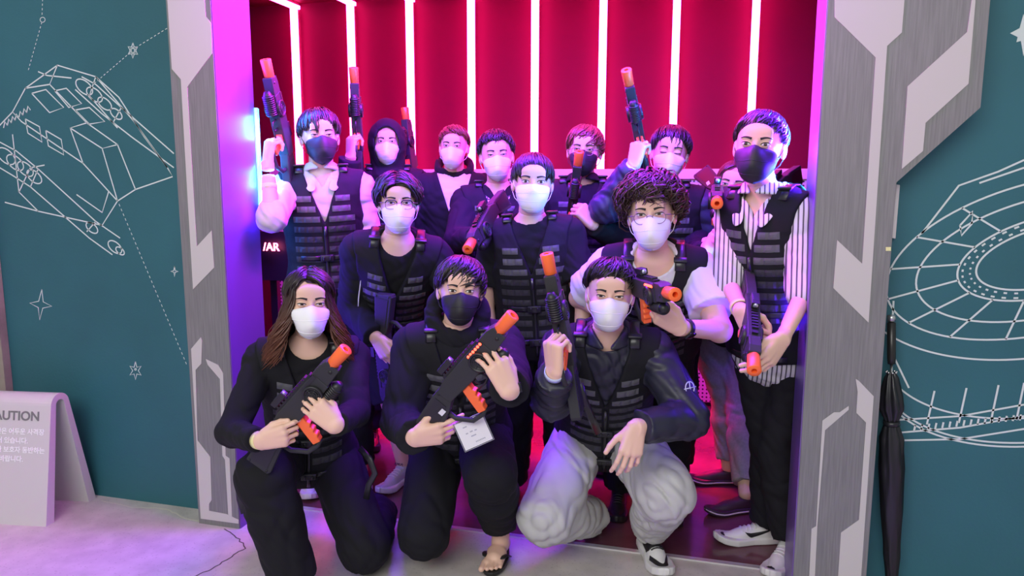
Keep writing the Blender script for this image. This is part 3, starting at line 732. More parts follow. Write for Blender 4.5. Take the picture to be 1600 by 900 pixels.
    def footf(s, sd):
        a = s.leg[sd][2]; d, up = s.footdir[sd]; M = frame(d, up); m = -sd
        fs = [cap((-.03, 0, .02-.095), (.10, 0, -.070), .034, .024), cap((.06, .018*-m, -.072), (.135, .022*-m, -.078), .022, .016), cap((.06, -.018*-m, -.074), (.12, -.025*-m, -.080), .02, .014), cap((-.01, 0, 0), (.0, 0, -.05), .036, .036)]
        toes = [cap((.13, -m*y, -.078), (x, -m*y*1.05, -.081), r, r*.9) for y, x, r in ((.032, .178, .0125), (.012, .172, .0092), (-.004, .166, .0086), (-.019, .158, .008), (-.032, .146, .0078))]
        A = U(.02, *fs)
        def f(p):
            q = (p-a)@M; e = toes[0](q)
            for t in toes[1:]: e = np.minimum(e, t(q))
            return smin(A(q), e, .006)
        return f
    def shoe(s, sd, d, up=Z, style='sneaker', mu=None, ms=None, mt=None, sc=1., name='sneaker', toe=None, at=None):
        a = s.leg[sd][2] if at is None else at; M = frame(d, up); W = lambda q: a+(np.asarray(q, float)*sc)@M.T; y_in = 1
        z0 = -.095
        def outline(p, g):   # half-width along the length
            t = (p[:, 0]+.065)/.285; w = np.interp(t, [0, .08, .25, .45, .7, .88, .97, 1], [.012, .031, .034, .034, .045, .038, .022, .005]); return np.abs(p[:, 1])-w-g
        def solef(p):
            q = (p-a)@M/sc; z = q[:, 2]-z0-np.maximum(q[:, 0]-.12, 0)**2*2.2; e = outline(q, .004); e = np.maximum(e, np.abs(q[:, 0]-.0775)-.147)
            return smax(e*.8, np.abs(z-.015)-.015, .006)*sc
        top = U(.025, cap((-.028, 0, -.05), (-.012, 0, -.005 if style != 'high' else .035), .036, .038), cap((.0, 0, -.045), (.11, 0, -.066), .042, .026), cap((.10, 0, -.066), (.178, 0, -.072), .030, .022))
        hole = cap((-.005, 0, .012 if style != 'high' else .05), (-.005, 0, .12), .033, .05)
        def uf(p):
            q = (p-a)@M/sc; d = top(q); d = smax(d, outline(q, -.001)*.8, .012); d = smax(d, -(q[:, 2]-z0-.012), .005)
            if style == 'clog': d = smax(d, q[:, 2]+.020+np.maximum(q[:, 0]-.02, 0)*.0, .01)
            return smax(d, -hole(q), .004)*sc
        lo, hi = a-.25, a+.25
        sh = obj(name, mesh_sdf(uf, lo, hi, .0045), mu, s.body); so = obj('sole', mesh_sdf(solef, lo, hi, .0045), ms, sh)
        if mt is not None:
            tf = lambda p: np.maximum(uf(p)-.002, -((p-a)@M[:, 0]/sc-.135)*sc); obj('toe_cap', mesh_sdf(tf, lo, hi, .0045), mt, sh)
        if style != 'clog':
            for k in range(5):
                x = .035+k*.018; pp = []
                for y in np.linspace(-.022, .022, 5): pp.append(project(uf, W((x, y, .10))[None], -M[:, 2][None], .3)[0]+M[:, 2]*.002)
                obj('shoelace', MB().tube(pp, .003, 6).out(), s.lace if hasattr(s, 'lace') else ms, sh)
        s.shoe_ctx = (uf, W, M, sh); return sh
    def swoosh(s, m, sidey, flip=1):
        uf, W, M, sh = s.shoe_ctx; n = 20; top = []; bot = []
        for i in range(n+1):
            t = i/n; x = .100-.125*t; zc = -.056+.034*t**1.5+.016*max(0, 1-t/.22)**1.5; th = .021*math.sin(math.pi*min(1, t/.26)/2)*(1-t)**.85+.0012; top.append((x, zc+th*.5)); bot.append((x, zc-th*.5))
        g = np.zeros((3, n+1, 3))
        for r in range(3):
            for i in range(n+1):
                x = top[i][0]; z = top[i][1]*(1-r/2)+bot[i][1]*r/2; g[r, i] = project(uf, W((x, sidey*.10, z))[None], (-sidey*M[:, 1])[None], .3)[0]
        obj('swoosh_mark', sheet(g if sidey > 0 else g[:, ::-1], M[:, 1]*sidey, .0012), m, sh)
def text_mesh(txt, size, m, loc, R, name='lettering', parent=None, ext=.0008, align='CENTER', bold=0.):
    """writing as a mesh; R columns: reading direction, up, outward"""
    c = bpy.data.curves.new(name, 'FONT'); c.body = txt; c.size = size; c.extrude = ext; c.align_x = align; c.offset = bold
    o = bpy.data.objects.new(name, c); COL.objects.link(o); dg = bpy.context.evaluated_depsgraph_get()
    me = bpy.data.meshes.new_from_object(o.evaluated_get(dg)); n = len(me.vertices); v = np.zeros(n*3); me.vertices.foreach_get('co', v); v = v.reshape(-1, 3)
    f = [tuple(p.vertices) for p in me.polygons]; bpy.data.objects.remove(o)
    return obj(name, (v@np.asarray(R).T+np.asarray(loc), f), m, parent, smooth=False)
# ------------------------------------------------------------------ toy laser guns (built once, then copied)
M_or = mat('orange_plastic', (1, .17, .035), .4); M_gb = mat('gun_black', (.030, .031, .033), .52, spec=.35, bump=.3, bscale=900); M_gd = mat('gun_dark', (.014, .014, .016), .42)
M_red = mat('red_led', (.8, .02, .02), .4, emit=(1, .06, .03), est=7)
def make_gun():
    g = empty('toy_gun', (0, 0, 0)); y = lambda x, z: (x, -.024, z)
    obj('muzzle', MB().lathe([(.0, .0095), (-.05, .0095), (-.05, .0001)], (.30, 0, .012), (1, 0, 0)).lathe([(-.082, .019), (-.080, .021), (-.002, .0235), (0, .0225), (0, .0095)], (.30, 0, .012), (1, 0, 0), 28).out(), M_or, g)
    fr = obj('front_block', MB().prism([(.150, -.026), (.228, -.020), (.228, .034), (.20, .042), (.150, .042)], lambda x, z: (x, -.021, z), (0, .042, 0)).out(), M_gb, g, smooth=False, bevel=.003)
    obj('screw', MB().cyl((.205, -.023, .0), (.205, .023, .0), .006, 12).out(), M_gd, fr)
    rc = obj('receiver', MB().prism([(-.115, -.030), (.02, -.036), (.155, -.030), (.160, .034), (.12, .040), (-.06, .040), (-.115, .026)], y, (0, .048, 0)).out(), M_gb, g, smooth=False, bevel=.004)
    for sy in (-1, 1):
        sp = obj('speaker', MB().lathe([(0, .036), (.010, .036), (.012, .033), (.012, .030), (.008, .029), (.008, 0)], (.095, sy*.023, -.008), (0, sy, 0), 32).out(), M_gd, g)
        gr = MB()
        for r in (.009, .017, .025): gr.loop([(.095+r*math.cos(a), sy*.032, -.008+r*math.sin(a)) for a in np.linspace(0, 2*math.pi, 24, endpoint=False)], .0016, 5)
        for a in (0, 1, 2): w = math.pi/3*a+.3; gr.cyl((.095-.028*math.cos(w), sy*.032, -.008-.028*math.sin(w)), (.095+.028*math.cos(w), sy*.032, -.008+.028*math.sin(w)), .0014, 5)
        obj('speaker_grille', gr.out(), M_gb, sp)
        obj('light_recess', MB().box((.118, sy*.0245, .030), (.078, .003, .013)).out(), M_gd, g, smooth=False)
    rb = MB()
    for k in range(10): rb.lathe([(0, .0205), (.002, .0245), (.006, .0245), (.008, .0205)], (.078+k*.0085, 0, -.052), (1, 0, 0), 20)
    rb.lathe([(0, 0), (0, .020), (.088, .020), (.105, .012), (.105, 0)], (.076, 0, -.052), (1, 0, 0), 20)
    obj('ribbed_foregrip', rb.out(), M_gd, g)
    rl = MB().box((.04, 0, .043), (.20, .020, .008))
    for k in range(11): rl.box((-.045+k*.016, 0, .050), (.008, .022, .007))
    obj('top_rail', rl.out(), M_gd, g, smooth=False)
    st = obj('sight', MB().box((-.02, 0, .066), (.066, .028, .022)).prism([(-.055, .058), (.015, .058), (-.005, .078), (-.040, .078)], lambda x, z: (x, -.011, z), (0, .022, 0)).out(), M_gd, g, smooth=False, bevel=.002)
    obj('sight_lens', MB().cyl((.0125, 0, .067), (.0145, 0, .067), .009, 14).out(), mat('lens_clear', (.55, .6, .7), .05, metal=.6), st)
    sk = obj('stock', MB().prism([(-.105, .030), (-.105, -.030), (-.150, -.050), (-.285, -.086), (-.300, -.080), (-.300, .012), (-.150, .030)], lambda x, z: (x, -.019, z), (0, .038, 0)).out(), M_gb, g, smooth=False, bevel=.004)
    for sy in (-1, 1):
        obj('stock_panel', MB().prism([(-.14, .018), (-.14, -.030), (-.275, -.066), (-.285, .004)], lambda x, z: (x, sy*.0195, z), (0, sy*.0015, 0)).out(), M_gd, sk, smooth=False)
        for px, pz in ((-.118, .018), (-.288, -.07), (-.292, .002)): obj('screw', MB().cyl((px, sy*.018, pz), (px, sy*.0215, pz), .0042, 10).out(), M_gd, sk)
    obj('sticker', MB().box((-.168, -.0212, -.032), (.026, .0012, .018)).out(), mat('sticker_white', (.75, .75, .78), .5), sk, smooth=False)
    pg = [(-.012, -.034), (-.048, -.034), (-.062, -.075), (-.078, -.128), (-.048, -.138), (-.042, -.122), (-.032, -.114), (-.036, -.100), (-.024, -.092), (-.028, -.078), (-.014, -.070), (-.018, -.056)]
    obj('pistol_grip', MB().prism(pg, lambda x, z: (x, -.0155, z), (0, .031, 0)).out(), M_or, g, smooth=False, bevel=.004)
    obj('trigger_guard', MB().tube([(.052, 0, -.030), (.050, 0, -.068), (.030, 0, -.074), (-.020, 0, -.072)], .0042, 8).out(), M_gd, g)
    obj('trigger', MB().tube([(.014, 0, -.034), (.008, 0, -.050), (.014, 0, -.064)], [(.006, .003)]*3, 6, flat=(0, 1, 0)).out(), M_gd, g)
    obj('stock_bar', MB().tube([(-.052, 0, -.134), (-.078, 0, -.142), (-.125, 0, -.134), (-.165, 0, -.085), (-.168, 0, -.05)], .0095, 10).out(), M_gb, g)
    return g
GUN = make_gun(); GUNS = []
def copy_tree(o, parent=None):
    c = o.copy(); COL.objects.link(c); c.parent = parent
    for ch in o.children: copy_tree(ch, c)
    return c
def place_gun(key, muz, tail, up, label, nearer=False, length=.56):
    """muzzle point, then the pixel the butt shows at"""
    a = P(*muz); r = unit(ray(*tail)); oc = CO-a; B = r@oc; D = B*B-oc@oc+length**2
    b = CO+r*(-B+(0 if D < 0 else math.sqrt(D))*(-1 if nearer else 1))
    x = unit(a-b); M = frame(x, rel(*up)); sc = length/.6
    g = GUN if not GUNS else copy_tree(GUN); mid = a-x*.30*sc
    g.matrix_world = Matrix([[*(M[i]*sc), mid[i]] for i in range(3)]+[[0, 0, 0, 1]]); g['_o'] = (0., 0., 0.)
    tag(g, label, 'toy gun', 'toy laser guns held by the group'); GUNS.append(g); GF[key] = (g, M, mid, sc)
GF = {}
def gp(key, x, y, z): g, M, mid, sc = GF[key]; return mid+M@(V3(x, y, z)*sc)      # a point of a gun
def grip(key, fd, bk, d=.030, x=-.040, z=-.088):
    """wrist place for a hand closed round the pistol grip"""
    f = rel(*fd); k = frame(f, rel(*bk))[:, 2]; return dict(w=gp(key, x, 0, z)-f*.082+k*d, fd=fd, bk=bk, curl='grip', thumb='close')
def by_side(key, u, v, d=.05):
    """point d in front of the gun's side that faces the viewer, seen at a pixel"""
    g, M, mid, sc = GF[key]; n = M[:, 1]; n = n if n@(CO-mid) > 0 else -n; r = unit(ray(u, v)); return CO+r*(((mid+n*d-CO)@n)/(r@n))
# ------------------------------------------------------------------ the room and the front wall
YF, YB, YW, HC = 2.60, 2.85, 5.20, 2.80       # pillar front, threshold, back wall, ceiling
def onY(poly, Y): return [tuple(P(u, v, Y)[[0, 2]]) for u, v in poly]
m_conc = mat('concrete_floor', (.60, .555, .52), .45, noise=.2, nscale=9, bump=.25, bscale=60)
nt = m_conc.node_tree; vo = nt.nodes.new('ShaderNodeTexVoronoi'); vo.inputs['Scale'].default_value = 55; tcn = [n for n in nt.nodes if n.type == 'TEX_COORD'][0]
nt.links.new(tcn.outputs['Object'], vo.inputs['Vector']); rp = nt.nodes.new('ShaderNodeValToRGB'); rp.color_ramp.elements[0].position = .10; rp.color_ramp.elements[0].color = (.55, .52, .48, 1); rp.color_ramp.elements[1].position = .22; rp.color_ramp.elements[1].color = (1, 1, 1, 1)
nt.links.new(vo.outputs['Distance'], rp.inputs[0]); mx = nt.nodes.new('ShaderNodeMix'); mx.data_type = 'RGBA'; mx.blend_type = 'MULTIPLY'; mx.inputs[0].default_value = .45
bs = nt.nodes['Principled BSDF']; src = bs.inputs['Base Color'].links[0].from_socket; nt.links.new(src, mx.inputs[6]); nt.links.new(rp.outputs[0], mx.inputs[7]); nt.links.new(mx.outputs[2], bs.inputs['Base Color'])
m_dark = mat('glossy_dark_floor', (.17, .06, .08), .15, noise=.4, nscale=4, bump=.15, bscale=40)
m_teal = mat('teal_wall_paint', (.026, .138, .172), .6, noise=.18, nscale=1.6, bump=.3, bscale=90)
m_steel = mat('brushed_grey_panel', (.235, .235, .23), .5, metal=.15, noise=.22, nscale=30, stretch=(6, 6, .22), bump=.25, bscale=120)
m_trim = mat('pale_grey_paint', (.55, .53, .50), .55)
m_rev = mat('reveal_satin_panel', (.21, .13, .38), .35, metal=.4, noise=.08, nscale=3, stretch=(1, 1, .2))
m_back = mat('maroon_back_wall', (.115, .0008, .030), .6, spec=.12, noise=.12, nscale=1.2)
m_ceil = mat('dark_red_ceiling', (.08, .001, .015), .6, spec=.1)
struct('floor', MB().bx((-7, -5, -.1), (5, YB, 0)).out(), m_conc, smooth=False)
struct('floor', MB().bx((-4, YB+.001, -.1), (2.2, YW+.1, -.0)).out(), m_dark, smooth=False)
struct('trim_1', MB().bx((-1.921, YB-.012, 0), (.322, YB+.012, .006)).out(), mat('threshold_metal', (.75, .73, .75), .3, metal=.6), smooth=False)
struct('wall_back', MB().bx((-4, YW, 0), (2.2, YW+.1, HC)).out(), m_back, smooth=False)
struct('wall_left', MB().bx((-4.1, YB, 0), (-4, YW, HC)).out(), m_back, smooth=False)
struct('wall_right', MB().bx((2.2, YB, 0), (2.3, YW, HC)).out(), m_back, smooth=False)
struct('ceiling', MB().bx((-4, YB, HC), (2.2, YW+.1, HC+.1)).out(), m_ceil, smooth=False)
XL0, XL1 = P(258, 0, YF)[0], P(333, 0, YF)[0]; XL0 = (XL0-2.121)/2; XL1 = -1.921; XR0 = .325; XR1 = (P(1400, 285, YF)[0]+P(1354, 900, YF)[0])/2; XR2 = P(1540, 80, YF)[0]
print('pillars', XL0, XL1, XR0, XR1, XR2, 'top of frame z', P(800, 0, YF)[2], P(800, 0, YB)[2])
YT = 2.72
twl = struct('wall_front', MB().bx((-6, YT, 0), (XL0+.02, YT+.13, 3.4)).out(), m_teal, smooth=False)
twr = struct('wall_front', MB().bx((XR1-.02, YT, 0), (4, YT+.13, 3.4)).out(), m_teal, smooth=False)
struct('wall_side', MB().bx((-6, 2.68, 0), (P(14, 560, YT-.05)[0]-.05, YT-.002, 3.4)).out(), mat('rough_concrete_column', (.36, .31, .26), .8, noise=.3, nscale=7, bump=.4), smooth=False)
pl = struct('door_frame_left', MB().bx((XL0, YF, 0), (XL1, YB, 2.56)).out(), m_steel, smooth=False)
zt = 2.56; zc = P(1400, 285, YF)[2]; zd = P(1533, 168, YF)[2]
pr = struct('door_frame_right', MB().prism([(XR0, 0), (XR1, 0), (XR1, zc), (XR2, zd), (XR2, zt), (XR0, zt)], lambda x, z: (x, YF, z), (0, .118, 0)).bx((XR0, YF+.118, 0), (XR1-.02, YB, zt)).out(), m_steel, smooth=False)
struct('door_lintel', MB().bx((XL0, YF, 2.56), (XR2, YB, 3.1)).out(), m_steel, smooth=False)
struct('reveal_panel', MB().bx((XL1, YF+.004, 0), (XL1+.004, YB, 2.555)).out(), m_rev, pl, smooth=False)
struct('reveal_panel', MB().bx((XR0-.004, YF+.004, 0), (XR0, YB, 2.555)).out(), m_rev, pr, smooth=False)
def decal(poly, par, name='painted_shape'):
    obj(name, MB().prism(onY(poly, YF), lambda x, z: (x, YF-.002, z), (0, .003, 0)).out(), m_trim, par, smooth=False)
decal([(262, 0), (269, 108), (283, 124), (290, 250), (302, 452), (335, 418), (331, 360), (308, 385), (301, 270), (293, 136), (332, 83), (330, 36), (322, 26), (320, 0)], pl)
decal([(299, 545), (314, 527), (316, 532), (315, 568), (306, 578), (309, 688), (329, 714), (331, 781), (327, 787), (327, 798), (354, 803), (373, 812), (373, 818), (314, 810)], pl)
decal([(322, 561), (341, 570), (349, 583), (353, 712), (359, 716), (363, 808), (357, 804), (352, 718), (348, 712), (344, 592), (325, 570)], pl)
decal([(1304, 0), (1304, 27), (1368, 90), (1347, 412), (1308, 375), (1302, 450), (1357, 504), (1386, 72), (1409, 51), (1413, 0)], pr)
decal([(1518, 0), (1511, 50), (1418, 135), (1409, 264), (1442, 236), (1446, 192), (1513, 131), (1524, 0)], pr)
decal([(1337, 592), (1340, 612), (1338, 645), (1353, 660), (1342, 812), (1314, 832), (1309, 905), (1345, 905), (1365, 619), (1342, 595)], pr)
decal([(1326, 634), (1326, 640), (1289, 672), (1277, 822), (1273, 905), (1264, 905), (1268, 826), (1275, 822), (1285, 657), (1303, 644), (1312, 644)], pr)
# concrete cracks
m_crack = mat('crack_dark', (.10, .085, .07), .9); m_chalk = mat('chalk_line', (.66, .72, .72), .8)
def floorline(px, w, m, name, par=None):
    pts = [onz(u, v)+Z*.0006 for u, v in px]; rg = random.Random(7); q = []
    for a, b in zip(pts, pts[1:]):
        for k in range(5): q.append(a+(b-a)*k/5+V3(rg.uniform(-1, 1), rg.uniform(-1, 1), 0)*.006)
    obj(name, MB().ribbon(q+[pts[-1]], w, Z, .0006).out(), m, par, smooth=False)
flo = bpy.data.objects['floor']
floorline([(352, 826), (372, 840), (383, 856), (362, 870), (330, 890), (300, 902)], .005, m_crack, 'crack', flo)
floorline([(160, 782), (210, 793), (262, 795), (285, 808), (312, 815)], .006, mat('crack_pale', (.62, .58, .5), .9), 'crack', flo)
# chalk drawings on the teal walls
def chalk(par, polys, w=.005, name='chalk_drawing', Y=YT):
    mb = MB()
    for pl_ in polys: mb.ribbon([P(u, v, Y)-V3(0, .0008, 0) for u, v in pl_], w, (0, -1, 0), .0008)
    return obj(name, mb.out(), m_chalk, par, smooth=False)
def arc(cx, cy, rx, ry, a0, a1, n=24, rot=0.):
    o = []; c, s_ = math.cos(math.radians(rot)), math.sin(math.radians(rot))
    for i in range(n+1):
        a = math.radians(a0+(a1-a0)*i/n); x = rx*math.cos(a); y = ry*math.sin(a); o.append((cx+x*c-y*s_, cy+x*s_+y*c))
    return o
def dash(a, b, n):
    return [[(a[0]+(b[0]-a[0])*(i+.1)/n, a[1]+(b[1]-a[1])*(i+.1)/n), (a[0]+(b[0]-a[0])*(i+.6)/n, a[1]+(b[1]-a[1])*(i+.6)/n)] for i in range(n)]
ship = [ # a plain wedge-shaped shuttle with two long side pods
 [(40, 138), (90, 102), (150, 120), (210, 190), (262, 262), (270, 276), (212, 296), (184, 314), (160, 352), (60, 330), (8, 316)],
 [(40, 138), (20, 175), (34, 190), (130, 255), (184, 314)], [(90, 102), (78, 132), (136, 192), (184, 226), (212, 296)], [(78, 132), (40, 138)],
 [(20, 175), (0, 196)], [(136, 192), (110, 200), (130, 255)], [(184, 226), (160, 232), (184, 314)], [(110, 200), (160, 232)],
 [(50, 146), (72, 140), (100, 168), (78, 176), (50, 146)], [(86, 142), (104, 138), (128, 162), (108, 168), (86, 142)], [(118, 172), (140, 168), (164, 190), (140, 194), (118, 172)],
 [(40, 186), (62, 198), (66, 222), (44, 208), (40, 186)], [(72, 204), (96, 218), (100, 242), (76, 228), (72, 204)],
 [(150, 120), (186, 152), (226, 214), (262, 262)], [(150, 120), (140, 150), (184, 200)], [(60, 112), (74, 118), (112, 122)], [(20, 210), (30, 300), (60, 330)], [(30, 300), (48, 262), (70, 258)],
 [(0, 222), (26, 236), (60, 264), (150, 346), (188, 372)], [(0, 262), (20, 274), (48, 292), (140, 372), (176, 398)], [(150, 346), (136, 362)],
 [(60, 264), (48, 292)], [(128, 120), (150, 132), (190, 168), (272, 240)], [(118, 140), (160, 178), (206, 214), (272, 262)], [(190, 168), (178, 190)], [(120, 304), (160, 332), (170, 300)]]
for cx, cy, r in ((10, 244, 17), (24, 254, 16), (40, 264, 15), (54, 276, 14), (144, 356, 11), (180, 386, 13), (188, 392, 8), (132, 136, 16), (148, 148, 15), (164, 162, 13), (182, 178, 11)): ship.append(arc(cx, cy, r*.55, r, 0, 360, 20, -48))
for k in range(7): ship.append([(6+k*6, 200-k*4), (8+k*6, 190-k*4), (12+k*6, 196-k*4)])
chalk(twl, ship, .0055)
chalk(twl, dash((68, -30), (66, 26), 8)+dash((66, 34), (44, 112), 12)+dash((262, 44), (210, 76), 9)+dash((204, 82), (146, 132), 12)+dash((186, 318), (293, 572), 34)+[arc(67, 31, 4, 4, 0, 360, 10)], .0028, 'dotted_line')
def star(cx, cy, R, r, n, rot=0): return [[(cx+(R if i % 2 == 0 else r)*math.sin(math.pi*i/n+rot)*.72, cy-(R if i % 2 == 0 else r)*math.cos(math.pi*i/n+rot)) for i in range(2*n+1)]]
chalk(twl, star(208, 79, 12, 6, 6)+star(208, 79, 6, 3, 6)+star(64, 476, 24, 7, 4, .1)+star(212, 579, 14, 6, 6)+star(273, 424, 8, 2, 4)+[arc(212, 577, 1.5, 1.5, 0, 360, 6)], .0040, 'chalk_stars')
# right: a plain ringed space station
C0 = (1640, 400); st = []
st += [arc(*C0, 262, 118, 95, 268, 50, -14), arc(*C0, 214, 92, 95, 268, 44, -14), arc(*C0, 148, 62, 95, 262, 40, -14), arc(*C0, 118, 46, 95, 262, 36, -14)]
for a in (112, 134, 156, 178, 200, 222, 244):
    o = arc(*C0, 262, 118, a, a+1, 1, -14)[0]; i_ = arc(*C0, 148, 62, a, a+1, 1, -14)[0]; st.append([o, i_])
for a in range(108, 262, 9):
    o = arc(*C0, 140, 58, a, a+3.4, 2, -14); st.append(o); st.append(arc(*C0, 128, 51, a+2, a+5, 2, -14))
st += [arc(1652, 372, 330, 178, 100, 196, 40, -14), [(1396, 470), (1392, 548), (1420, 606)], arc(1640, 520, 262, 128, 96, 170, 30, -10), arc(1640, 560, 262, 128, 92, 160, 30, -8), arc(1640, 566, 262, 128, 92, 158, 30, -8)]
for x in (1460, 1510, 1560, 1600): st.append([(x, 598+(1600-x)*.09), (x-12, 656+(1600-x)*.05)])
for x in range(1430, 1600, 11): st.append([(x, 664-(x-1430)*.10), (x-2, 673-(x-1430)*.10)])
st += [[(1402, 656), (1500, 650), (1600, 632)], [(1402, 676), (1500, 668), (1600, 650)], [(1402, 688), (1500, 686), (1600, 670)], [(1440, 365), (1498, 290), (1560, 268), (1600, 250)], [(1530, 286), (1600, 262)], [(1500, 352), (1520, 330), (1518, 350), (1502, 368), (1500, 352)]]
chalk(twr, st, .0060)
obj('chalk_star', MB().prism(onY([(1599, 22), (1593, 44), (1578, 52), (1590, 58), (1588, 66), (1595, 64), (1599, 88), (1604, 62), (1624, 52), (1604, 46)], YT), lambda x, z: (x, YT-.001, z), (0, .001, 0)).out(), m_chalk, twr, smooth=False)
# small fittings by the right frame
tag(obj('hinge_strip', MB().prism(onY([(1400, 288), (1406, 289), (1399, 373), (1393, 372)], YT-.02), lambda x, z: (x, YT-.024, z), (0, .024, 0)).out(), mat('hinge_white', (.75, .7, .7), .4), None, P(1398, 372, YT-.01), smooth=False, bevel=.002), 'narrow white strip fixed beside the grey frame under its slanted corner', 'strip')
tag(obj('yellow_tag', MB().prism(onY([(1384, 386), (1392, 386), (1392, 392), (1384, 392)], YF), lambda x, z: (x, YF-.001, z), (0, .0015, 0)).out(), mat('tag_yellow', (.75, .75, .35), .6), None, P(1388, 392, YF), smooth=False), 'tiny pale yellow sticker on the edge of the right grey frame', 'sticker')
# pink light strips: on the back wall and along the ceiling
m_led = mat('pink_light', (1, .5, .8), .4, emit=(1, .055, .36), est=22)
m_chan = mat('light_channel', (.3, .05, .1), .4)
ordn = ['first', 'second', 'third', 'fourth', 'fifth', 'sixth', 'seventh', 'eighth']
for i, u in enumerate((466, 553, 644, 739, 838, 943, 1056, 1178)):
    x = P(u, 80, YW-.03)[0]
    l = empty('light_strip', (x, YW-.03, 1.0)); tag(l, '%s glowing pink vertical light strip counted from the left on the dark red wall' % ordn[i], 'light strip', 'pink light strips on the back wall')
    obj('light_tube', MB().bx((x-.024, YW-.085, .1), (x+.024, YW-.055, HC-.045)).bx((x-.024, YB+1.0, HC-.045), (x+.024, YW-.02, HC-.02)).out(), m_led, l, smooth=False)
    obj('channel', MB().bx((x-.010, YW-.056, .1), (x+.010, YW, HC-.03)).bx((x-.016, YB+1.0, HC-.021), (x+.016, YW-.02, HC)).out(), m_chan, l, smooth=False)
# low perforated cabinets behind the group
m_perf = mat('perforated_white_metal', (.62, .55, .60), .45)
nt = m_perf.node_tree; tc = nt.nodes.new('ShaderNodeTexCoord'); mp = nt.nodes.new('ShaderNodeMapping'); mp.inputs['Scale'].default_value = (38, 38, 38); nt.links.new(tc.outputs['Object'], mp.inputs[0])
sx_ = nt.nodes.new('ShaderNodeSeparateXYZ'); nt.links.new(mp.outputs[0], sx_.inputs[0]); ds = []
for a in ('X', 'Z'):
    fr = nt.nodes.new('ShaderNodeMath'); fr.operation = 'FRACT'; nt.links.new(sx_.outputs[a], fr.inputs[0]); sb = nt.nodes.new('ShaderNodeMath'); sb.operation = 'SUBTRACT'; sb.inputs[1].default_value = .5; nt.links.new(fr.outputs[0], sb.inputs[0])
    pw = nt.nodes.new('ShaderNodeMath'); pw.operation = 'POWER'; pw.inputs[1].default_value = 2; nt.links.new(sb.outputs[0], pw.inputs[0]); ds.append(pw)
ad = nt.nodes.new('ShaderNodeMath'); nt.links.new(ds[0].outputs[0], ad.inputs[0]); nt.links.new(ds[1].outputs[0], ad.inputs[1]); gt = nt.nodes.new('ShaderNodeMath'); gt.operation = 'LESS_THAN'; gt.inputs[1].default_value = .055; nt.links.new(ad.outputs[0], gt.inputs[0])
mxx = nt.nodes.new('ShaderNodeMix'); mxx.data_type = 'RGBA'; mxx.inputs[6].default_value = (.62, .55, .60, 1); mxx.inputs[7].default_value = (.03, .01, .02, 1); nt.links.new(gt.outputs[0], mxx.inputs[0]); nt.links.new(mxx.outputs[2], nt.nodes['Principled BSDF'].inputs['Base Color'])
for i, (x0, x1) in enumerate(((-3.2, -2.25), (-2.24, -1.29), (-1.28, -.33), (-.32, .63))):
    c = empty('metal_cabinet', ((x0+x1)/2, 5.0, 0)); tag(c, ['perforated metal cabinet behind the man raising a gun at far left', 'perforated metal cabinet behind the hooded man', 'perforated metal cabinet seen between the middle men, under the pink strips', 'perforated metal cabinet behind the grey sweatpants'][i], 'cabinet', 'perforated cabinets along the back wall')
    obj('cabinet_body', MB().bx((x0, 4.93, .03), (x1, YW-.11, 1.50)).out(), m_perf, c, smooth=False, bevel=.004)
    obj('cabinet_top', MB().bx((x0, 4.91, 1.50), (x1, YW-.10, 1.565)).out(), mat('cabinet_white', (.66, .6, .64), .4), c, smooth=False, bevel=.004)
    obj('plinth', MB().bx((x0+.01, 4.96, 0), (x1-.01, YW-.08, .03)).out(), mat('plinth_dark', (.05, .03, .04), .6), c, smooth=False)
# lit letters low at the left, inside
ln = empty('lit_letter_sign', P(425, 392, 3.4)); tag(ln, 'small red lit letter sign in the dark gap beside the left frame', 'sign')
text_mesh('/AR', .062, mat('letter_glow', (1, .6, .6), .4, emit=(1, .16, .25), est=6), P(424, 392, 3.4), np.stack([V3(1, 0, 0), Z, V3(0, -1, 0)], 1), 'lettering', None, .004).parent = None
lt = bpy.data.objects['lettering']; lt.parent = ln; lt.location = Vector(lt.location)-Vector(ln.location)*1.0+Vector((0, 0, 0)) if False else Vector((0, 0, 0))-Vector(ln.location)
tag(ln, kind=None)
obj('sign_board', MB().box(P(428, 400, 3.43), (.20, .02, .26)).out(), mat('sign_dark', (.02, .01, .015), .5), ln, smooth=False)
obj('sign_post', MB().box((P(428, 400, 3.46)[0], 3.46, .62), (.04, .03, 1.24)).out(), mat('sign_dark', (.02, .01, .015), .5), ln, smooth=False)
# blue light bars just inside the frame
m_blue = mat('blue_light', (.4, .8, 1), .4, emit=(.04, .32, 1), est=9)
tag(obj('light_bar', MB().bx((-1.928, YB+.001, 1.38), (-1.906, YB+.022, 1.80)).out(), m_blue, None, (-1.975, YB+.07, 1.4), smooth=False, bevel=.006), 'blue light bar just inside the left frame beside the raised arm', 'light bar')
tag(obj('light_bar', MB().bx((.345, YB+.001, 1.1), (.365, YB+.03, 1.6)).out(), m_blue, None, (.355, YB+.07, 1.0), smooth=False, bevel=.006), 'blue light bar just inside the right frame beside the striped shirt', 'light bar')
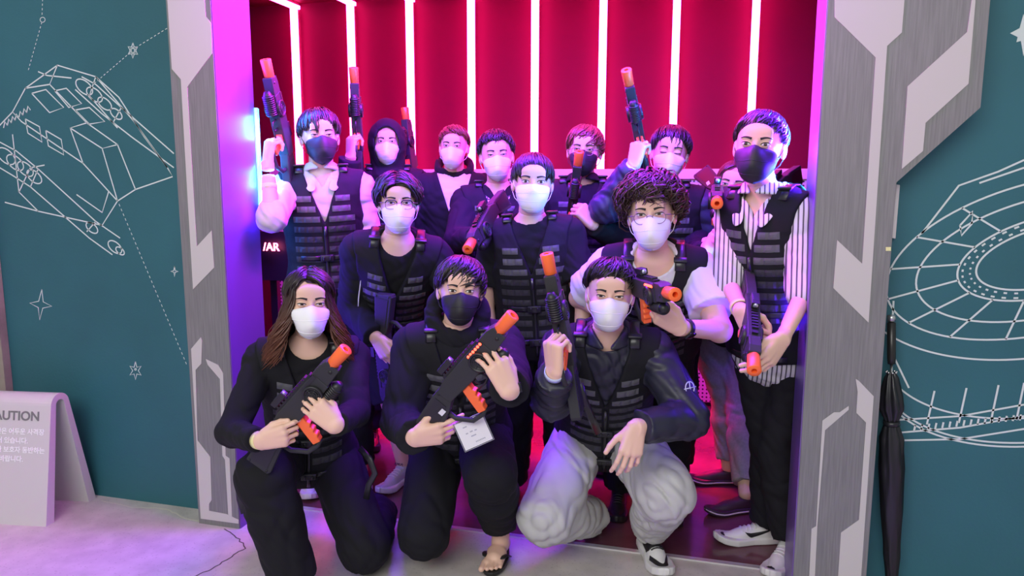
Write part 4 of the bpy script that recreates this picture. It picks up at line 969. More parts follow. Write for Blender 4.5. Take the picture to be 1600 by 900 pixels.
# caution stand
def caution():
    c0 = onz(72, 823); c0 = V3(c0[0], c0[1], 0); c1 = onz(150, 778); top = P(82, 608, 2.53)
    s0 = empty('caution_stand', (c0[0]-.3, 2.5, 0)); tag(s0, 'pale grey folded caution board standing on the concrete before the teal wall', 'sign')
    m = mat('stand_white', (.60, .59, .57), .5)
    wdir = V3(-.975, -.16, 0); wdir = unit(wdir); d = unit(V3(c1[0]-c0[0], c1[1]-c0[1], 0)); D = np.linalg.norm(c1-c0); H = .56
    def q(a, z, w): return c0+d*a+Z*z+wdir*w
    prof_o = [(0, 0)]; rr = .052
    prof = [(0, 0)]+[(D/2-.012-rr*math.cos(t)*1.0+.0, H-rr+rr*math.sin(t)) for t in np.linspace(.15, math.pi-.15, 14)]+[(D, 0)]
    inn = [(D-.045, 0)]+[(D/2-.012-(rr-.028)*math.cos(t), H-rr+(rr-.028)*math.sin(t)) for t in np.linspace(math.pi-.15, .15, 14)]+[(.045, 0)]
    # shear so that the front leaf is nearly upright as in the photo
    sh = lambda a, z: (a-.0*z, z)
    ring = prof+inn; n = len(ring); v = [q(a, z, w) for w in (0, .50) for a, z in ring]
    k = len(prof); f = [(i, (i+1) % n, n+(i+1) % n, n+i) for i in range(n)]
    for i in range(k-1): a, b, c, e = i, i+1, n-2-i, n-1-i; f.append((a, e, c, b)); f.append((n+a, n+b, n+c, n+e))
    obj('folded_board', (np.array(v), f), m, s0, smooth=False)
    p0 = q(*prof[0], 0); p1 = q(*prof[1], 0); up = unit(p1-p0); rd = -wdir; nn = unit(np.cross(rd, up)); 
    if nn@(CO-p0) < 0: nn = -nn
    R = np.stack([rd, up, nn], 1)
    hL = np.linalg.norm(p1-p0)
    def at(w, h): return p0+up*h+wdir*w+nn*.001
    text_mesh('CAUTION', .056, mat('letter_grey', (.18, .18, .18), .6), at(.05, hL-.065), R, 'caution_lettering', s0, .0006, 'RIGHT', .0012)
    for i, t in enumerate(('본 전시 공간은 어두운 사격장', '되어 있습니다.', '를 동반한 보호자 동반하는', '바랍니다.')):
        text_mesh(t, .029, mat('letter_white', (.9, .9, .9), .5), at((.025, .10, .020, .12)[i], hL-.125-i*.040), R, 'notice_lettering', s0, .0006, 'RIGHT', .0006)
caution()
# folded umbrella
def umbrella():
    b = P(1393, 960, YT-.06); t = P(1385, 452, YT-.06); b = V3(b[0], b[1], 0)
    t = V3(P(1383, 620, YT-.05)[0], YT-.05, P(1385, 493, YT-.05)[2]); ax = unit(t-b); L = np.linalg.norm(t-b)
    u = empty('umbrella', b); tag(u, 'black furled umbrella leaning upright against the teal wall', 'umbrella')
    mf = mat('umbrella_cloth', (.012, .012, .015), .32); mk = mat('umbrella_handle', (.015, .015, .015), .3); mm = mat('umbrella_metal', (.6, .6, .6), .25, metal=1)
    a = unit(np.cross(ax, (0, 1, 0))); c = np.cross(ax, a)
    n = 48; prof = [(0.02, .010), (.10, .016), (.2, .024), (.35, .032), (.5, .036), (.60, .034), (.645, .022), (.66, .020), (.70, .036), (.74, .032), (.80, .020), (.815, .012)]
    v = []
    for i, (h, r) in enumerate(prof):
        for k in range(n):
            w = 2*math.pi*k/n; rr = r*(1+.16*math.cos(8*w+h*16)+(.25*max(0, math.cos(3*w+1)) if .68 < h < .76 else 0)); v.append(b+ax*h*L+(a*math.cos(w)+c*math.sin(w))*rr)
    obj('furled_canopy', (np.array(v), [(i*n+k, i*n+(k+1) % n, (i+1)*n+(k+1) % n, (i+1)*n+k) for i in range(len(prof)-1) for k in range(n)]), mf, u)
    obj('strap', MB().lathe([(-.008, .021), (-.008, .0265), (.008, .0265), (.008, .021)], b+ax*L*.65, ax).out(), mf, u)
    obj('handle', MB().lathe([(0, .0), (0, .012), (.02, .0135), (.14, .0135), (.145, .0)], b+ax*L*.845, ax).out(), mk, u)
    obj('end_cap', MB().lathe([(0, 0), (0, .0135), (.02, .0135), (.022, 0)], b+ax*(L*.845+.145), ax).out(), mm, u)
    obj('shaft', MB().cyl(b, b+ax*L*.86, .005).out(), mm, u)
    rb = MB()
    for k in range(8): w = 2*math.pi*k/8; rb.ball(b+ax*L*.818+(a*math.cos(w)+c*math.sin(w))*.016, .0042, 4)
    obj('rib_tips', rb.out(), mm, u)
umbrella()
# ------------------------------------------------------------------ the group

ONLY = ''
hair_blk = mat('hair_black', (.018, .013, .012), .38); hair_dk = mat('hair_dark_brown', (.05, .024, .016), .4); hair_red = mat('hair_reddish', (.16, .05, .03), .4)
hair_long = mat('hair_brown_ends', (.02, .012, .01), .36)
nt = hair_long.node_tree; tc = nt.nodes.new('ShaderNodeTexCoord'); sp = nt.nodes.new('ShaderNodeSeparateXYZ'); nt.links.new(tc.outputs['Object'], sp.inputs[0]); rp = nt.nodes.new('ShaderNodeValToRGB')
mr = nt.nodes.new('ShaderNodeMapRange'); mr.inputs[1].default_value = .82; mr.inputs[2].default_value = 1.12; nt.links.new(sp.outputs['Z'], mr.inputs[0]); nt.links.new(mr.outputs[0], rp.inputs[0])
rp.color_ramp.elements[0].color = (.20, .065, .03, 1); rp.color_ramp.elements[1].color = (.018, .010, .009, 1); nt.links.new(rp.outputs[0], nt.nodes['Principled BSDF'].inputs['Base Color'])
m_wm = mat('mask_white', (.90, .90, .90), .75, bump=.15, bscale=500); m_bm = mat('mask_black', (.018, .018, .022), .6)
tee_b = mat('cotton_black', (.009, .009, .011), .9, spec=.3, bump=.4, bscale=600); tee_w = mat('cotton_white', (.72, .72, .72), .85, bump=.3, bscale=600); nylon = mat('nylon_navy', (.016, .017, .032), .45)
hoodie = mat('hoodie_black', (.010, .010, .014), .9, spec=.3); jeans = mat('trousers_black', (.008, .008, .010), .85, spec=.3); navy = mat('sweater_navy', (.02, .02, .045), .9)
strp = stripes('striped_shirt', (.70, .70, .68), (.10, .10, .10), 62, .68, 'X'); shirt_w = mat('shirt_cream', (.62, .58, .56), .8); plaid = stripes('plaid_shirt', (.60, .50, .58), (.05, .03, .06), 60, .6, 'XZ')
grey_p = mat('nylon_light_grey', (.50, .50, .475), .55); sweat = mat('sweatpants_grey', (.30, .30, .31), .95, bump=.5, bscale=500, noise=.15, nscale=80)
white_l = mat('shoe_white', (.76, .75, .74), .5); blk_l = mat('shoe_black', (.015, .015, .015), .45); red_l = mat('shoe_red', (.45, .03, .03), .6); grey_l = mat('shoe_grey', (.25, .22, .20), .7)
band_y = mat('wristband_yellow_white', (.80, .74, .35), .5); m_gold = mat('glasses_metal', (.30, .22, .22), .3, metal=.8)
FR = 'toy'
def want(k): return not ONLY or k in ONLY.split(',')
def nike(c, sd): pass
LAB = dict(
 A='standing man at far left with black mask, pale open shirt and vest',
 B='man with dark hood up and white mask, raising a toy gun behind the front rows',
 C='man with swept reddish hair, white mask, white t-shirt and open black jacket at the back',
 D='man with short black hair, white mask and checked collar, pointing a toy gun downward',
 E='man with reddish hair, thin glasses and black mask behind an upright toy gun',
 F='man with closed eyes and white mask lifting a toy gun beside his head',
 G='woman with long dark hair and grey sweatpants half hidden at the right',
 H='tall man at far right with black mask, striped shirt, vest and white shoes',
 I='man leaning forward in dark-framed glasses, white mask and shorts, with centre-parted hair',
 J='man in the middle with bowl haircut, pleated white mask and short-sleeved black t-shirt',
 K='man with curly hair, round glasses and white t-shirt leaning over the crouching man',
 L='kneeling woman with long brown hair and white mask at the front left',
 M='kneeling man in black hoodie and black mask with a flip-flop in the front centre',
 N='crouching man in light grey trousers, navy jacket and white mask at the front right')
# ---- the toy guns
place_gun('L', (545, 549, 2.02), (392, 716), (-.72, .66, .2), 'toy gun held across the chest of the long-haired kneeling woman')
place_gun('M', (806, 496, 2.10), (652, 664), (-.70, .70, .1), 'toy gun with lit red dots held by the kneeling man in black mask')
place_gun('N', (853, 398, 2.28), (905, 640), (.25, .1, -.95), 'toy gun held muzzle up by the crouching man in grey trousers')
place_gun('A', (413, 94, 2.84), (462, 300), (.1, .1, -.95), 'toy gun raised beside the left frame by the man in black mask', length=.60)
place_gun('B', (552, 106, 3.42), (564, 290), (-.1, .05, -.95), 'toy gun raised by the hooded man in front of the second strip', length=.60)
place_gun('F', (979, 111, 3.20), (1012, 285), (.15, .1, -.95), 'toy gun raised beside the man with closed eyes', length=.58)
place_gun('E', (905, 238, 3.40), (885, 400), (.1, .1, -.95), 'toy gun held upright before the man with reddish hair and black mask')
place_gun('D', (732, 394, 2.82), (784, 300), (-.45, .45, .75), 'toy gun pointing down to the left between the glasses man and the middle man')
place_gun('G', (1120, 323, 2.80), (1120, 292), (0, .95, .2), 'toy gun aimed straight at the viewer beside the half-hidden woman')
place_gun('H', (1177, 584, 2.32), (1170, 424), (-.05, .45, .85), 'toy gun pointed down by the tall man in striped shirt')
place_gun('I', (612, 648, 2.93), (592, 458), (-.85, 0, -.5), 'toy gun hanging muzzle down beside the leaning man with glasses', nearer=True)
place_gun('K', (1056, 466, 2.28), (972, 440), (-.15, .9, .3), 'toy gun with red light bar pointed right by the curly-haired man')
place_gun('C', (631, 168, 3.98), (650, 330), (.3, .1, -.9), 'toy gun with only its muzzle showing behind the hooded man')
place_gun('X', (1165, 372, 3.42), (1106, 262), (.7, .4, .5), 'toy gun slung butt up beside the half-hidden woman')
place_gun('Y', (1180, 330, 3.30), (1246, 262), (-.4, .6, .5), 'toy gun slung behind the shoulder of the tall striped-shirt man')
def build_L():
    s = Person('L', (483, 474, 2.33), LAB['L'], hyaw=4, hroll=2, hs=.98, pelvis=(482, 740, 2.60), fem=True, build=1.03, shw=.160,
        R=dict(w=by_side('L', 408, 689, .058), e=(322, 662, 2.25), fd=(.95, .22, .10), bk=(-.15, -.2, .95), curl=[(20, 30, 15), (45, 55, 30), (50, 60, 32), (55, 62, 35)], thumb='side'),
        L=dict(w=by_side('L', 524, 664, .055), e=(600, 700, 2.40), fd=(-.72, .66, .08), bk=(.35, -.15, .9), curl=[(26, 34, 18)]*4, thumb='side'),
        legs={1: dict(k=(430, 815, 2.12), a=onz(455, 915, .09)+V3(0, .02, 0)), -1: dict(k=(560, 862, 2.32), a=V3(-1.35, 2.78, .08))})
    s.squint = .5; s.cuff = {1: .88}; s.make_body()
    s.shirt(tee_b, 'long_sleeve_top', 'long', neck=.066); s.vest(); s.pants(jeans, r=(.105, .090, .086, .080), ends=(.95, .9)); s.mask(m_wm)
    s.hair(hair_long, n=560, front=60, side=95, back=112, vol=.016, part=.12, longf=.235, flare=.06, w=.0085, seed=4, wave=.022)
    strap(s, [(392, 715, 2.42), (378, 730, 2.40), (372, 755, 2.38), (374, 780, 2.38), (381, 802, 2.37)]); strap(s, [(562, 700, 2.42), (578, 718, 2.40), (586, 740, 2.40), (576, 758, 2.40), (572, 780, 2.40)])
    s.cuffband(1, band_y, t=.95); s.shoe(1, unit(V3(.1, -1, 0)), style='sneaker', mu=white_l, ms=white_l); s.shoe(-1, unit(V3(0, -.25, .0)), style='sneaker', mu=white_l, ms=white_l)
def build_M():
    s = Person('M', (719, 456, 2.52), LAB['M'], hyaw=2, hroll=3, hpitch=3, hs=.97, pelvis=(722, 705, 2.86),
        R=dict(w=by_side('M', 648, 684, .045), e=(600, 660, 2.62), fd=(.95, .16, .10), bk=(-.1, -.35, .90), curl=[(12, 12, 6), (30, 36, 20), (36, 42, 24), (42, 46, 26)], thumb='open'),
        L=dict(w=by_side('M', 796, 610, .058), e=(835, 735, 2.50), fd=(-.42, .90, .05), bk=(.35, .05, .92), curl=[(30, 36, 20), (28, 36, 20), (28, 36, 20), (24, 34, 20)], thumb='side'),
        legs={-1: dict(k=(766, 742, 2.46), a=onz(782, 826, .112)), 1: dict(k=(655, 838, 2.58), a=onz(640, 808, .10)+V3(0, .12, 0))})
    s.cuff = {-1: .80}; s.squint = .7; s.footdir = {-1: (unit(V3(.05, -1, 0)), Z), 1: (unit(V3(-.1, -.35, -.9)), unit(V3(0, -1, .3)))}
    s.make_body(feet=(-1, 1)); s.shirt(hoodie, 'hoodie', 'long', off=.016, loose=.020, fold=.006, hem=-.2); s.hood_down(hoodie); s.vest(); s.pants(jeans, r=(.115, .098, .088, .064), ends=(.95, .84)); s.mask(m_bm)
    s.hair(hair_blk, n=560, front=76, side=100, back=112, vol=.020, sweep=.55, w=.0085, seed=11, rough=.30)
    s.watch(-1, mat('strap_white', (.7, .7, .7), .5), .94)
    for sd in (-1, 1):
        a = s.leg[sd][2]; M = frame(*s.footdir[sd]); m = -sd; W = lambda q: a+np.array(q)@M.T
        mb = MB(); n = 28; oc = []
        for i in range(n): w = 2*math.pi*i/n; x = .06+.125*math.cos(w); y = .046*math.sin(w)*(1+.18*math.cos(w)); oc.append(W((x, y, -.105))) 
        mb.add(np.array(oc+[p+M[:, 2]*.016 for p in oc]), [list(range(n))[::-1], list(range(n, 2*n))]+[(i, (i+1) % n, n+(i+1) % n, n+i) for i in range(n)])
        so = obj('flip_flop_sole', mb.out(), blk_l, s.body, smooth=False, bevel=.003)
        ff = s.footf(sd)
        for e in (-1, 1):
            q = [W((.120, m*-.003, -.070))]; 
            for t in (.2, .4, .6, .8): o = W((.120-.075*t, e*.050*t, .0))-0; q.append(project(ff, (o+M[:, 1]*e*.03)[None], unit(-M[:, 2]-M[:, 1]*e*.5*t)[None], .3)[0]+M[:, 2]*.002)
            q.append(W((.035, e*.044, -.094))); obj('flip_flop_strap', MB().tube(q, [(.005, .003)]+[(.016, .004)]*4+[(.012, .004)], 8, flat=M[:, 2]).out(), blk_l, so)
    for x in (-.030, .030):
        pts = [s.nb+s.Fr*.125-s.Sp*.03+s.S*x, s.nb+s.Fr*.150-s.Sp*.10+s.S*x*1.2, s.nb+s.Fr*.165-s.Sp*.22+s.S*x*1.3]; obj('drawstring', MB().tube(pts, .0035, 6).out(), mat('string_navy', (.02, .02, .05), .8), s.body)
def strap(s, px, name='loose_strap', w=.012):
    pts = [P(*q) for q in px]; obj(name, MB().tube(pts, [(w, .0022)]*len(pts), 6, flat=-CF).out(), mat('buckle_black', (.02, .02, .024), .3), s.body)
def build_N():
    s = Person('N', (953, 462, 2.62), LAB['N'], hyaw=0, hroll=2, hs=1.0, pelvis=(945, 690, 2.98),
        R=dict(grip('N', (-.10, .97, .12), (-.80, .0, .60), x=.004), e=(850, 700, 2.52)),
        L=dict(w=(994, 668, 2.40), e=(1078, 640, 2.62), fd=(-.25, -.93, .25), bk=(.15, .28, .95), curl='relax', thumb='open'),
        legs={-1: dict(k=(1040, 712, 2.52), a=onz(1014, 822, .105)), 1: dict(k=(872, 800, 2.68), a=onz(920, 822, .09)+V3(0, .10, 0))})
    s.squint = .5; s.cuff = {1: .86, -1: .90}; s.make_body()
    s.shirt(nylon, 'navy_jacket', 'long', off=.016, loose=.014, fold=.007, neck=.064); s.collar(nylon, 'jacket_collar', r=.060, h=.018); s.vest()
    s.pants(grey_p, r=(.112, .106, .092, .080), ends=(.95, .90), fold=.009); s.mask(m_wm)
    s.hair(hair_blk, n=460, front=60, side=84, back=108, vol=.022, sweep=.45, w=.0075, seed=21, rough=.2)
    s.cuffband(1, mat('wristband_blue_white', (.55, .62, .8), .5), t=.97)
    strap(s, [(905, 600, 2.40), (912, 625, 2.42), (925, 655, 2.48), (935, 678, 2.58)], 'sling_strap', .014)
    s.lace = blk_l; s.shoe(-1, unit(V3(.38, -1, 0)), sc=1.10, style='high', mu=white_l, ms=white_l, mt=None, name='high_top_sneaker')
    uf, W, M, sh = s.shoe_ctx; sh.data.materials[0] = white_l
    for sy in (-1, 1): s.swoosh(blk_l, sy)
    tf = lambda p: (lambda q: np.maximum(np.maximum(uf(p)-.0022, .108-q[:, 0]), np.abs(q[:, 0]-.150)*0+(-.052+.0*q[:, 0]-0)-q[:, 2]*-1*1 if False else np.minimum(np.maximum(q[:, 2]+.062, .12-q[:, 0]), 9)*0+np.maximum(uf(p)-.0022, np.maximum(.118-q[:, 0], q[:, 2]+.050))))((p-s.leg[-1][2])@M/1.10)
    obj('toe_guard', mesh_sdf(tf, s.leg[-1][2]-.25, s.leg[-1][2]+.25, .0045), blk_l, sh)
    cf = lambda p: (lambda q: np.maximum(uf(p)-.0024, np.maximum(np.abs(q[:, 0]-.045)-.055, np.maximum(.030*0-.052-q[:, 2]+.0, np.abs(q[:, 1])-.030))))((p-s.leg[-1][2])@M/1.10)
    obj('tongue_panel', mesh_sdf(cf, s.leg[-1][2]-.25, s.leg[-1][2]+.25, .0045), blk_l, sh)
    hf = lambda p: (lambda q: np.maximum(uf(p)-.0024, np.maximum(q[:, 0]+.020, -.06-q[:, 2])))((p-s.leg[-1][2])@M/1.10)
    obj('heel_panel', mesh_sdf(hf, s.leg[-1][2]-.25, s.leg[-1][2]+.25, .0045), grey_l, sh)
    s.shoe(1, unit(V3(-.1, -.5, -.8)), up=unit(V3(0, -.8, .5)), style='high', mu=blk_l, ms=white_l, name='high_top_sneaker')
    el, wr, _ = s.arm[-1]; shd = s.sh[-1]; c = shd+(el-shd)*.55; o = c+rel(.55, .1, .8)*.2; q = project(s.shirt_f, o[None], -rel(.55, .1, .8)[None], .3)[0]; nn = rel(.55, .1, .8)
    rr = frame(nn, Z); mk = MB().loop([q+nn*.001+(rr[:, 1]*math.cos(a)+rr[:, 2]*math.sin(a))*.022 for a in np.linspace(0, 6.283, 24, endpoint=False)], .0022, 6).tube([q+nn*.002-rr[:, 1]*.03, q+nn*.002+rr[:, 1]*.03], .002, 6).tube([q+nn*.002-rr[:, 2]*.02, q+nn*.002+rr[:, 2]*.02], .002, 6)
    obj('sleeve_badge', mk.out(), mat('badge_white', (.6, .62, .7), .5), s.body)
def build_A():
    s = Person('A', (500, 216, 3.08), LAB['A'], hyaw=6, hroll=-2, hs=1.0, pelvis=(516, 470, 3.16),
        R=dict(grip('A', (.10, .98, .05), (-.75, .0, .65)), e=(438, 420, 2.80)), L=dict(w=P(580, 500, 3.2), e=P(590, 430, 3.3)))
    s.squint = .35; s.make_body(); s.shirt(shirt_w, 'pale_shirt', 'elbow', off=.016, loose=.006, fold=.005, vneck=.10); s.lapels(shirt_w); s.collar(shirt_w, 'shirt_collar', r=.060, h=.014); s.vest(vdeep=.40); s.pants(jeans); s.mask(m_bm)
    s.hair(hair_blk, n=480, front=80, side=94, back=110, vol=.020, w=.0075, seed=31, rough=.08); s.cuffband(1, band_y, t=.55)
    s.shoe(1, s.Fr0, mu=white_l, ms=white_l); s.shoe(-1, s.Fr0, mu=white_l, ms=white_l)
def build_B():
    s = Person('B', (605, 226, 3.75), LAB['B'], hyaw=-2, hpitch=2, hs=.93,
        R=dict(grip('B', (.02, .98, .05), (-.75, .0, .65)), e=(540, 335, 3.55)))
    s.squint = .6; s.make_body(hres=.0042); s.shirt(hoodie, 'hoodie', 'long', off=.018, loose=.012); s.hood_up(hoodie); s.vest(); s.pants(jeans); s.mask(m_wm)
    s.cuffband(1, mat('wristband_white', (.8, .8, .8), .5), t=.88)
    s.shoe(1, s.Fr0, mu=red_l, ms=blk_l); uf, W, M, sh = s.shoe_ctx; text_mesh('N', .045, white_l, W((.02, -.052, -.055)), np.stack([-M[:, 0], M[:, 2], -M[:, 1]], 1), 'shoe_lettering', sh, .001)
    s.shoe(-1, s.Fr0, mu=red_l, ms=blk_l)
def build_C():
    s = Person('C', (709, 232, 3.85), LAB['C'], hyaw=-8, hroll=2, hs=.93, build=.98)
    s.squint = .6; s.make_body(hres=.0042); s.shirt(tee_w, 'white_t_shirt', 'short', neck=.060); s.shirt(hoodie, 'open_jacket', 'long', off=.024, loose=.010, vneck=.55); s.hood_down(hoodie, .016); s.pants(jeans); s.mask(m_wm)
    s.hair(hair_red, n=360, front=58, side=86, back=110, vol=.014, sweep=-.5, w=.006, seed=41, rough=.15, lift=1.)
    s.shoe(1, s.Fr0, mu=blk_l, ms=blk_l); s.shoe(-1, s.Fr0, mu=blk_l, ms=blk_l)
def build_D():
    s = Person('D', (776, 246, 3.70), LAB['D'], hyaw=2, hroll=-3, hs=1.02,
        L=dict(w=(790, 384, 3.22), e=(850, 400, 3.45), fd=(-.93, .05, .3), bk=(.3, .1, .9), curl='grip', thumb='close'), R=dict(w=(745, 372, 3.30), e=(700, 400, 3.50), fd=(.6, .2, .6), bk=(-.4, -.5, .7), curl='cradle'))
    s.squint = .35; s.make_body(hres=.0042); s.shirt(hoodie, 'dark_jacket', 'long', off=.018, loose=.014, vneck=.12); s.lapels(plaid, 'checked_collar', .12); s.vest(vdeep=.35); s.pants(jeans); s.mask(m_wm)
    s.hair(hair_blk, n=420, front=60, side=88, back=110, vol=.020, w=.006, seed=51, rough=.3, lift=.6); s.shoe(1, s.Fr0, mu=blk_l, ms=blk_l); s.shoe(-1, s.Fr0, mu=blk_l, ms=blk_l)
def build_E():
    s = Person('E', (913, 238, 3.70), LAB['E'], hyaw=-4, hroll=3, hs=1.0,
        L=dict(w=(926, 350, 3.36), e=(985, 410, 3.55), fd=(-.60, .76, .1), bk=(.4, .25, .85), curl='grip', thumb='close'))
    s.squint = .5; s.make_body(hres=.0042); s.shirt(tee_b, 'black_sweater', 'long', off=.016, loose=.010); s.collar(hoodie, 'collar', r=.066); s.vest(); s.pants(jeans); s.mask(m_bm)
    s.hair(hair_red, n=460, front=74, side=98, back=112, vol=.020, sweep=.5, w=.0075, seed=61, rough=.3); s.glasses(m_gold, (.021, .019), .002); s.shoe(1, s.Fr0, mu=blk_l, ms=blk_l); s.shoe(-1, s.Fr0, mu=blk_l, ms=blk_l)
def build_F():
    s = Person('F', (1046, 242, 3.60), LAB['F'], hyaw=2, hroll=6, hs=1.02,
        R=dict(grip('F', (.18, .97, .05), (-.72, .05, .7)), e=(938, 325, 3.30)))
    s.closed = True; s.make_body(hres=.0042); s.shirt(mat('sleeve_purple_navy', (.035, .03, .075), .5), 'navy_jacket', 'long', off=.014, loose=.016, fold=.006); s.vest(); s.pants(jeans); s.mask(m_wm)
    s.hair(hair_blk, n=440, front=74, side=92, back=110, vol=.020, w=.007, seed=71, rough=.12); s.cuffband(1, mat('wristband_white', (.8, .8, .8), .5), t=.93); s.shoe(1, s.Fr0, mu=blk_l, ms=blk_l); s.shoe(-1, s.Fr0, mu=blk_l, ms=blk_l)
def build_G():
    s = Person('G', (1146, 292, 3.70), LAB['G'], hyaw=-6, hroll=8, hs=.98, fem=True, build=.98, shw=.16,
        R=dict(w=(1104, 398, 3.16), e=(1085, 450, 3.40), fd=(.5, .8, .1), bk=(-.4, -.2, .9), curl='grip', thumb='close'), L=dict(w=(1135, 396, 3.10), e=(1185, 440, 3.4), fd=(-.6, .7, .1), bk=(.3, -.2, .9), curl='grip', thumb='close'),
        legs={1: dict(st=1, k=P(1130, 590, 3.72), a=onz(1138, 728, .09)), -1: dict(st=1, k=P(1165, 590, 3.68), a=onz(1166, 770, .09))})
    s.squint = .6; s.make_body(hres=.0042); s.shirt(tee_b, 'black_top', 'long', off=.018, loose=.02, hem=-.28); s.vest(); s.pants(sweat, r=(.105, .092, .085, .058), ends=(.88, .88)); s.mask(m_bm)
    s.hair(hair_dk, n=380, front=58, side=96, back=112, vol=.010, part=-.1, longf=.26, w=.0085, seed=81, wave=.010)
    crocs = mat('clog_plum', (.05, .02, .045), .6)
    for sd, d in ((1, unit(V3(-1, -.28, 0))), (-1, unit(V3(-.9, -.5, 0)))):
        s.shoe(sd, d, style='clog', mu=crocs, ms=crocs, name='clog', sc=.92); uf, W, M, sh = s.shoe_ctx; n = 40
        for z in (-.080,):
            pts = []
            for i in range(n):
                w = 2*math.pi*i/n; x = .0775+.145*math.cos(w); t = (x+.065)/.285; hw = np.interp(t, [0, .08, .25, .45, .7, .88, .97, 1], [.012, .031, .034, .034, .045, .038, .022, .005])+.0045; pts.append(W((x, hw*math.copysign(min(1, abs(math.sin(w))*2.2), math.sin(w)), z+max(x-.12, 0)**2*2.2)))
            obj('sole_stripe', MB().loop(pts, .0035, 6).out(), mat('stripe_cream', (.7, .6, .6), .6), sh)
def build_H():
    s = Person('H', (1186, 232, 2.82), LAB['H'], hyaw=-8, hroll=4, nshift=.035, hs=1.04, pelvis=(1210, 545, 2.98), tyaw=-28, shw=.140, build=.88, spine=.56,
        R=dict(w=by_side('H', 1158, 486, .03), e=(1146, 425, 2.80), fd=(.30, -.85, .4), bk=(-.8, -.1, .5), curl='grip', thumb='close'),
        L=dict(w=(1222, 530, 2.52), e=(1285, 462, 2.85), fd=(-.62, -.75, .3), bk=(.5, -.15, .85), curl='relax', thumb='side'),
        legs={1: dict(st=1, k=P(1200, 670, 3.0), a=onz(1198, 812, .095)), -1: dict(st=1, k=P(1222, 680, 2.95), a=onz(1232, 838, .095))})
    s.squint = .75; s.make_body(); s.shirt(strp, 'striped_shirt', 'elbow', off=.016, loose=.014, fold=.005, hem=-.34, vneck=.10); s.lapels(strp, 'striped_collar', .13); s.collar(strp, 'collar_band', r=.062, h=.016); s.vest(rows=8, vdeep=.30, vw=.055, hem=-.02); s.pants(jeans, r=(.094, .080, .076, .076), ends=(.97, .97)); s.mask(m_bm)
    s.hair(hair_blk, n=460, front=62, side=90, back=110, vol=.014, sweep=.4, w=.007, seed=91, rough=.15)
    s.cuffband(1, band_y, t=.88); 
    for sd, dd in ((1, V3(-1, -.35, 0)), (-1, V3(-.45, -1, 0))):
        s.shoe(sd, unit(dd), mu=white_l, ms=white_l); [s.swoosh(blk_l, y) for y in (-1, 1)]; uf, W, M, sh = s.shoe_ctx; q0 = W((0, 0, 0))
        tp = (lambda uf, M, q0: (lambda p: (lambda q: np.maximum(uf(p)-.003, np.maximum(.182-q[:, 0], np.abs(q[:, 1])-.03)))((p-q0)@M)))(uf, M, q0); obj('toe_bumper', mesh_sdf(tp, q0-.26, q0+.26, .004), blk_l, sh)
def build_I():
    s = Person('I', (622, 320, 2.93), LAB['I'], hyaw=2, hroll=1, hs=1.0, pelvis=(612, 510, 3.22),
        R=dict(w=(588, 528, 2.86), e=(550, 470, 3.0), fd=(.5, -.85, .1), bk=(-.6, 0, .8), curl='relax', thumb='side'), L=dict(w=(660, 540, 2.98), e=(720, 470, 3.05)),
        legs={1: dict(st=1, k=P(608, 612, 3.20), a=onz(630, 722, .10)), -1: dict(st=1, k=P(670, 610, 3.2), a=onz(690, 722, .10))})
    s.squint = .6; s.make_body(); s.shirt(tee_b, 't_shirt', 'short', off=.010, neck=.070); s.shirt(hoodie, 'black_jacket', 'long', off=.018, loose=.010, neck=.072, vneck=.4); s.vest(); s.pants(jeans, name='shorts', r=(.112, .098, .09, .05), ends=(1.95, 1.95)); s.mask(m_wm)
    s.hair(hair_blk, n=520, front=72, side=100, back=112, vol=.026, part=.10, w=.009, seed=101, rough=.45, curl=.3); s.glasses(m_gold, (.023, .018), .004, square=True)
    s.shoe(1, unit(V3(-.15, -1, 0)), mu=mat('shoe_pale_grey', (.55, .54, .58), .6), ms=white_l); uf, W, M, sh = s.shoe_ctx
    text_mesh('PUMA', .018, blk_l, W((.045, 0, -.002)), np.stack([-M[:, 1], unit(M[:, 2]-M[:, 0]*.6), unit(M[:, 0]+M[:, 2]*.6)], 1), 'tongue_lettering', sh, .001)
    s.shoe(-1, unit(V3(0, -1, 0)), mu=mat('shoe_pale_grey', (.55, .54, .58), .6), ms=white_l)
    el, wr, _ = s.arm[1]; sh0 = s.sh[1]; pts = []
    for t in np.linspace(.05, .95, 8): c = sh0+(el-sh0)*t; d = rel(.45, 0, .9); pts.append(project(s.shirt_f, (c+d*.2)[None], -d[None], .3)[0]+d*.001)
    obj('sleeve_piping', MB().tube(pts, .003, 6).out(), white_l, s.body)
def build_J():
    s = Person('J', (832, 288, 3.12), LAB['J'], hyaw=2, hroll=2, hs=1.03, pelvis=(842, 520, 3.22), build=1.03, shw=.155, tyaw=-4,
        L=dict(w=(905, 560, 3.05), e=(908, 470, 3.12)), R=dict(w=(770, 545, 3.05), e=(745, 470, 3.25)))
    s.squint = .8; s.make_body(); s.shirt(tee_b, 'black_t_shirt', 'short', off=.018, loose=.012); s.vest(vdeep=.40); s.pants(jeans); s.mask(m_wm, 'pleat')
    s.hair(hair_blk, n=480, front=80, side=96, back=110, vol=.014, w=.008, seed=111, rough=.12, sweep=-.1); s.shoe(1, s.Fr0, mu=blk_l, ms=blk_l); s.shoe(-1, s.Fr0, mu=blk_l, ms=blk_l)
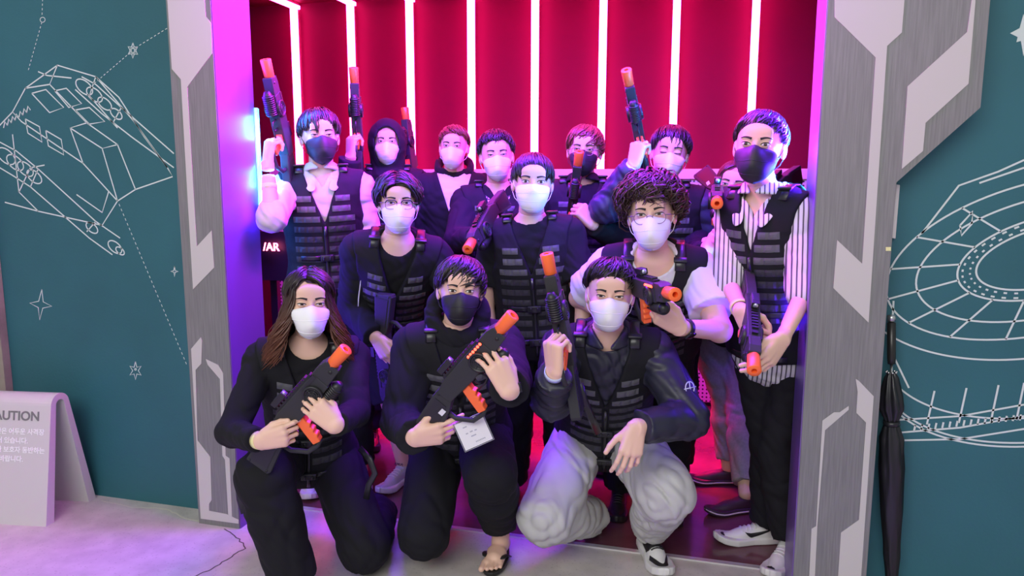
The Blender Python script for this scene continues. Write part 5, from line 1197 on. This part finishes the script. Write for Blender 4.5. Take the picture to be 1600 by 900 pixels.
def build_K():
    s = Person('K', (1018, 338, 2.83), LAB['K'], hyaw=-3, hroll=-4, hs=1.04, pelvis=(1015, 540, 3.32), build=1.04, shw=.168,
        L=dict(w=(1062, 512, 2.55), e=(1118, 500, 2.78), fd=(-.75, .45, .3), bk=(.2, -.7, .6), curl='grip', thumb='side'), R=dict(w=(946, 490, 2.90), e=(915, 470, 3.05), fd=(.2, -.97, 0)))
    s.squint = .6; s.make_body(); s.shirt(tee_w, 'white_t_shirt', 'short', off=.020, loose=.014, neck=.072); s.vest(vdeep=.45); s.pants(jeans); s.mask(m_wm)
    s.hair(hair_dk, n=620, front=70, side=100, back=112, vol=.040, w=.008, seed=121, rough=.6, curl=1.6); s.glasses(m_gold, (.0225, .0215), .000)
    s.watch(-1, blk_l, .86); s.shoe(1, s.Fr0, mu=blk_l, ms=blk_l); s.shoe(-1, s.Fr0, mu=blk_l, ms=blk_l)
for k in 'LMNAIJKHBCDEFG':
    if want(k): globals()['build_'+k]()
def leds(g, x0=.084, n=6, sy=(-1, 1)):
    mb = MB()
    for y in sy:
        for k in range(n): mb.ball((x0+k*.0135, y*.0265, .030), .0052, 5)
    obj('red_lights', mb.out(), M_red, g)
leds(GF['M'][0]); leds(GF['K'][0])
obj('led_glow_bar', MB().box((0.118, -.0262, .030), (.07, .002, .006)).out(), M_red, GF['K'][0], smooth=False)
# name card
cc = P(740, 675, 2.22); r = math.radians(-24); R3 = np.stack([CR*math.cos(r)*1-CU*math.sin(r)*-1, CR*-math.sin(r)*-1*-1+CU*math.cos(r), -CF], 1)
ex = unit(CR*math.cos(.42)+CU*math.sin(.42)); ey = unit(np.cross(-CF, ex)); R3 = np.stack([ex, ey, unit(np.cross(ex, ey))], 1)
nc = empty('name_card', cc); tag(nc, 'square white name card hanging below the kneeling black-masked man\'s toy gun', 'card')
obj('card', MB().box(cc, (.098, .092, .0015), R3).out(), mat('card_white', (.78, .76, .78), .3), nc, smooth=False)
obj('card_holder', MB().loop([cc+R3@V3(x, y, 0) for x, y in ((-.052, -.049), (0, -.049), (.052, -.049), (.052, 0), (.052, .049), (0, .049), (-.052, .049), (-.052, 0))], .0016, 6).out(), mat('holder_grey', (.3, .3, .33), .2), nc)
marks = MB()
for x, y, w_ in ((-.020, .026, .014), (-.022, .004, .008), (-.006, .005, .010), (.009, .004, .008), (-.004, -.010, .018)): marks.box(cc+R3@V3(x, y, .0011), (w_, .004, .0003), R3)
for k in range(7): marks.box(cc+R3@V3(-.004+k*.005, -.032, .0011), (.0035, .0045, .0003), R3)
obj('faint_print', marks.out(), mat('card_ink', (.42, .42, .48), .6), nc, smooth=False)
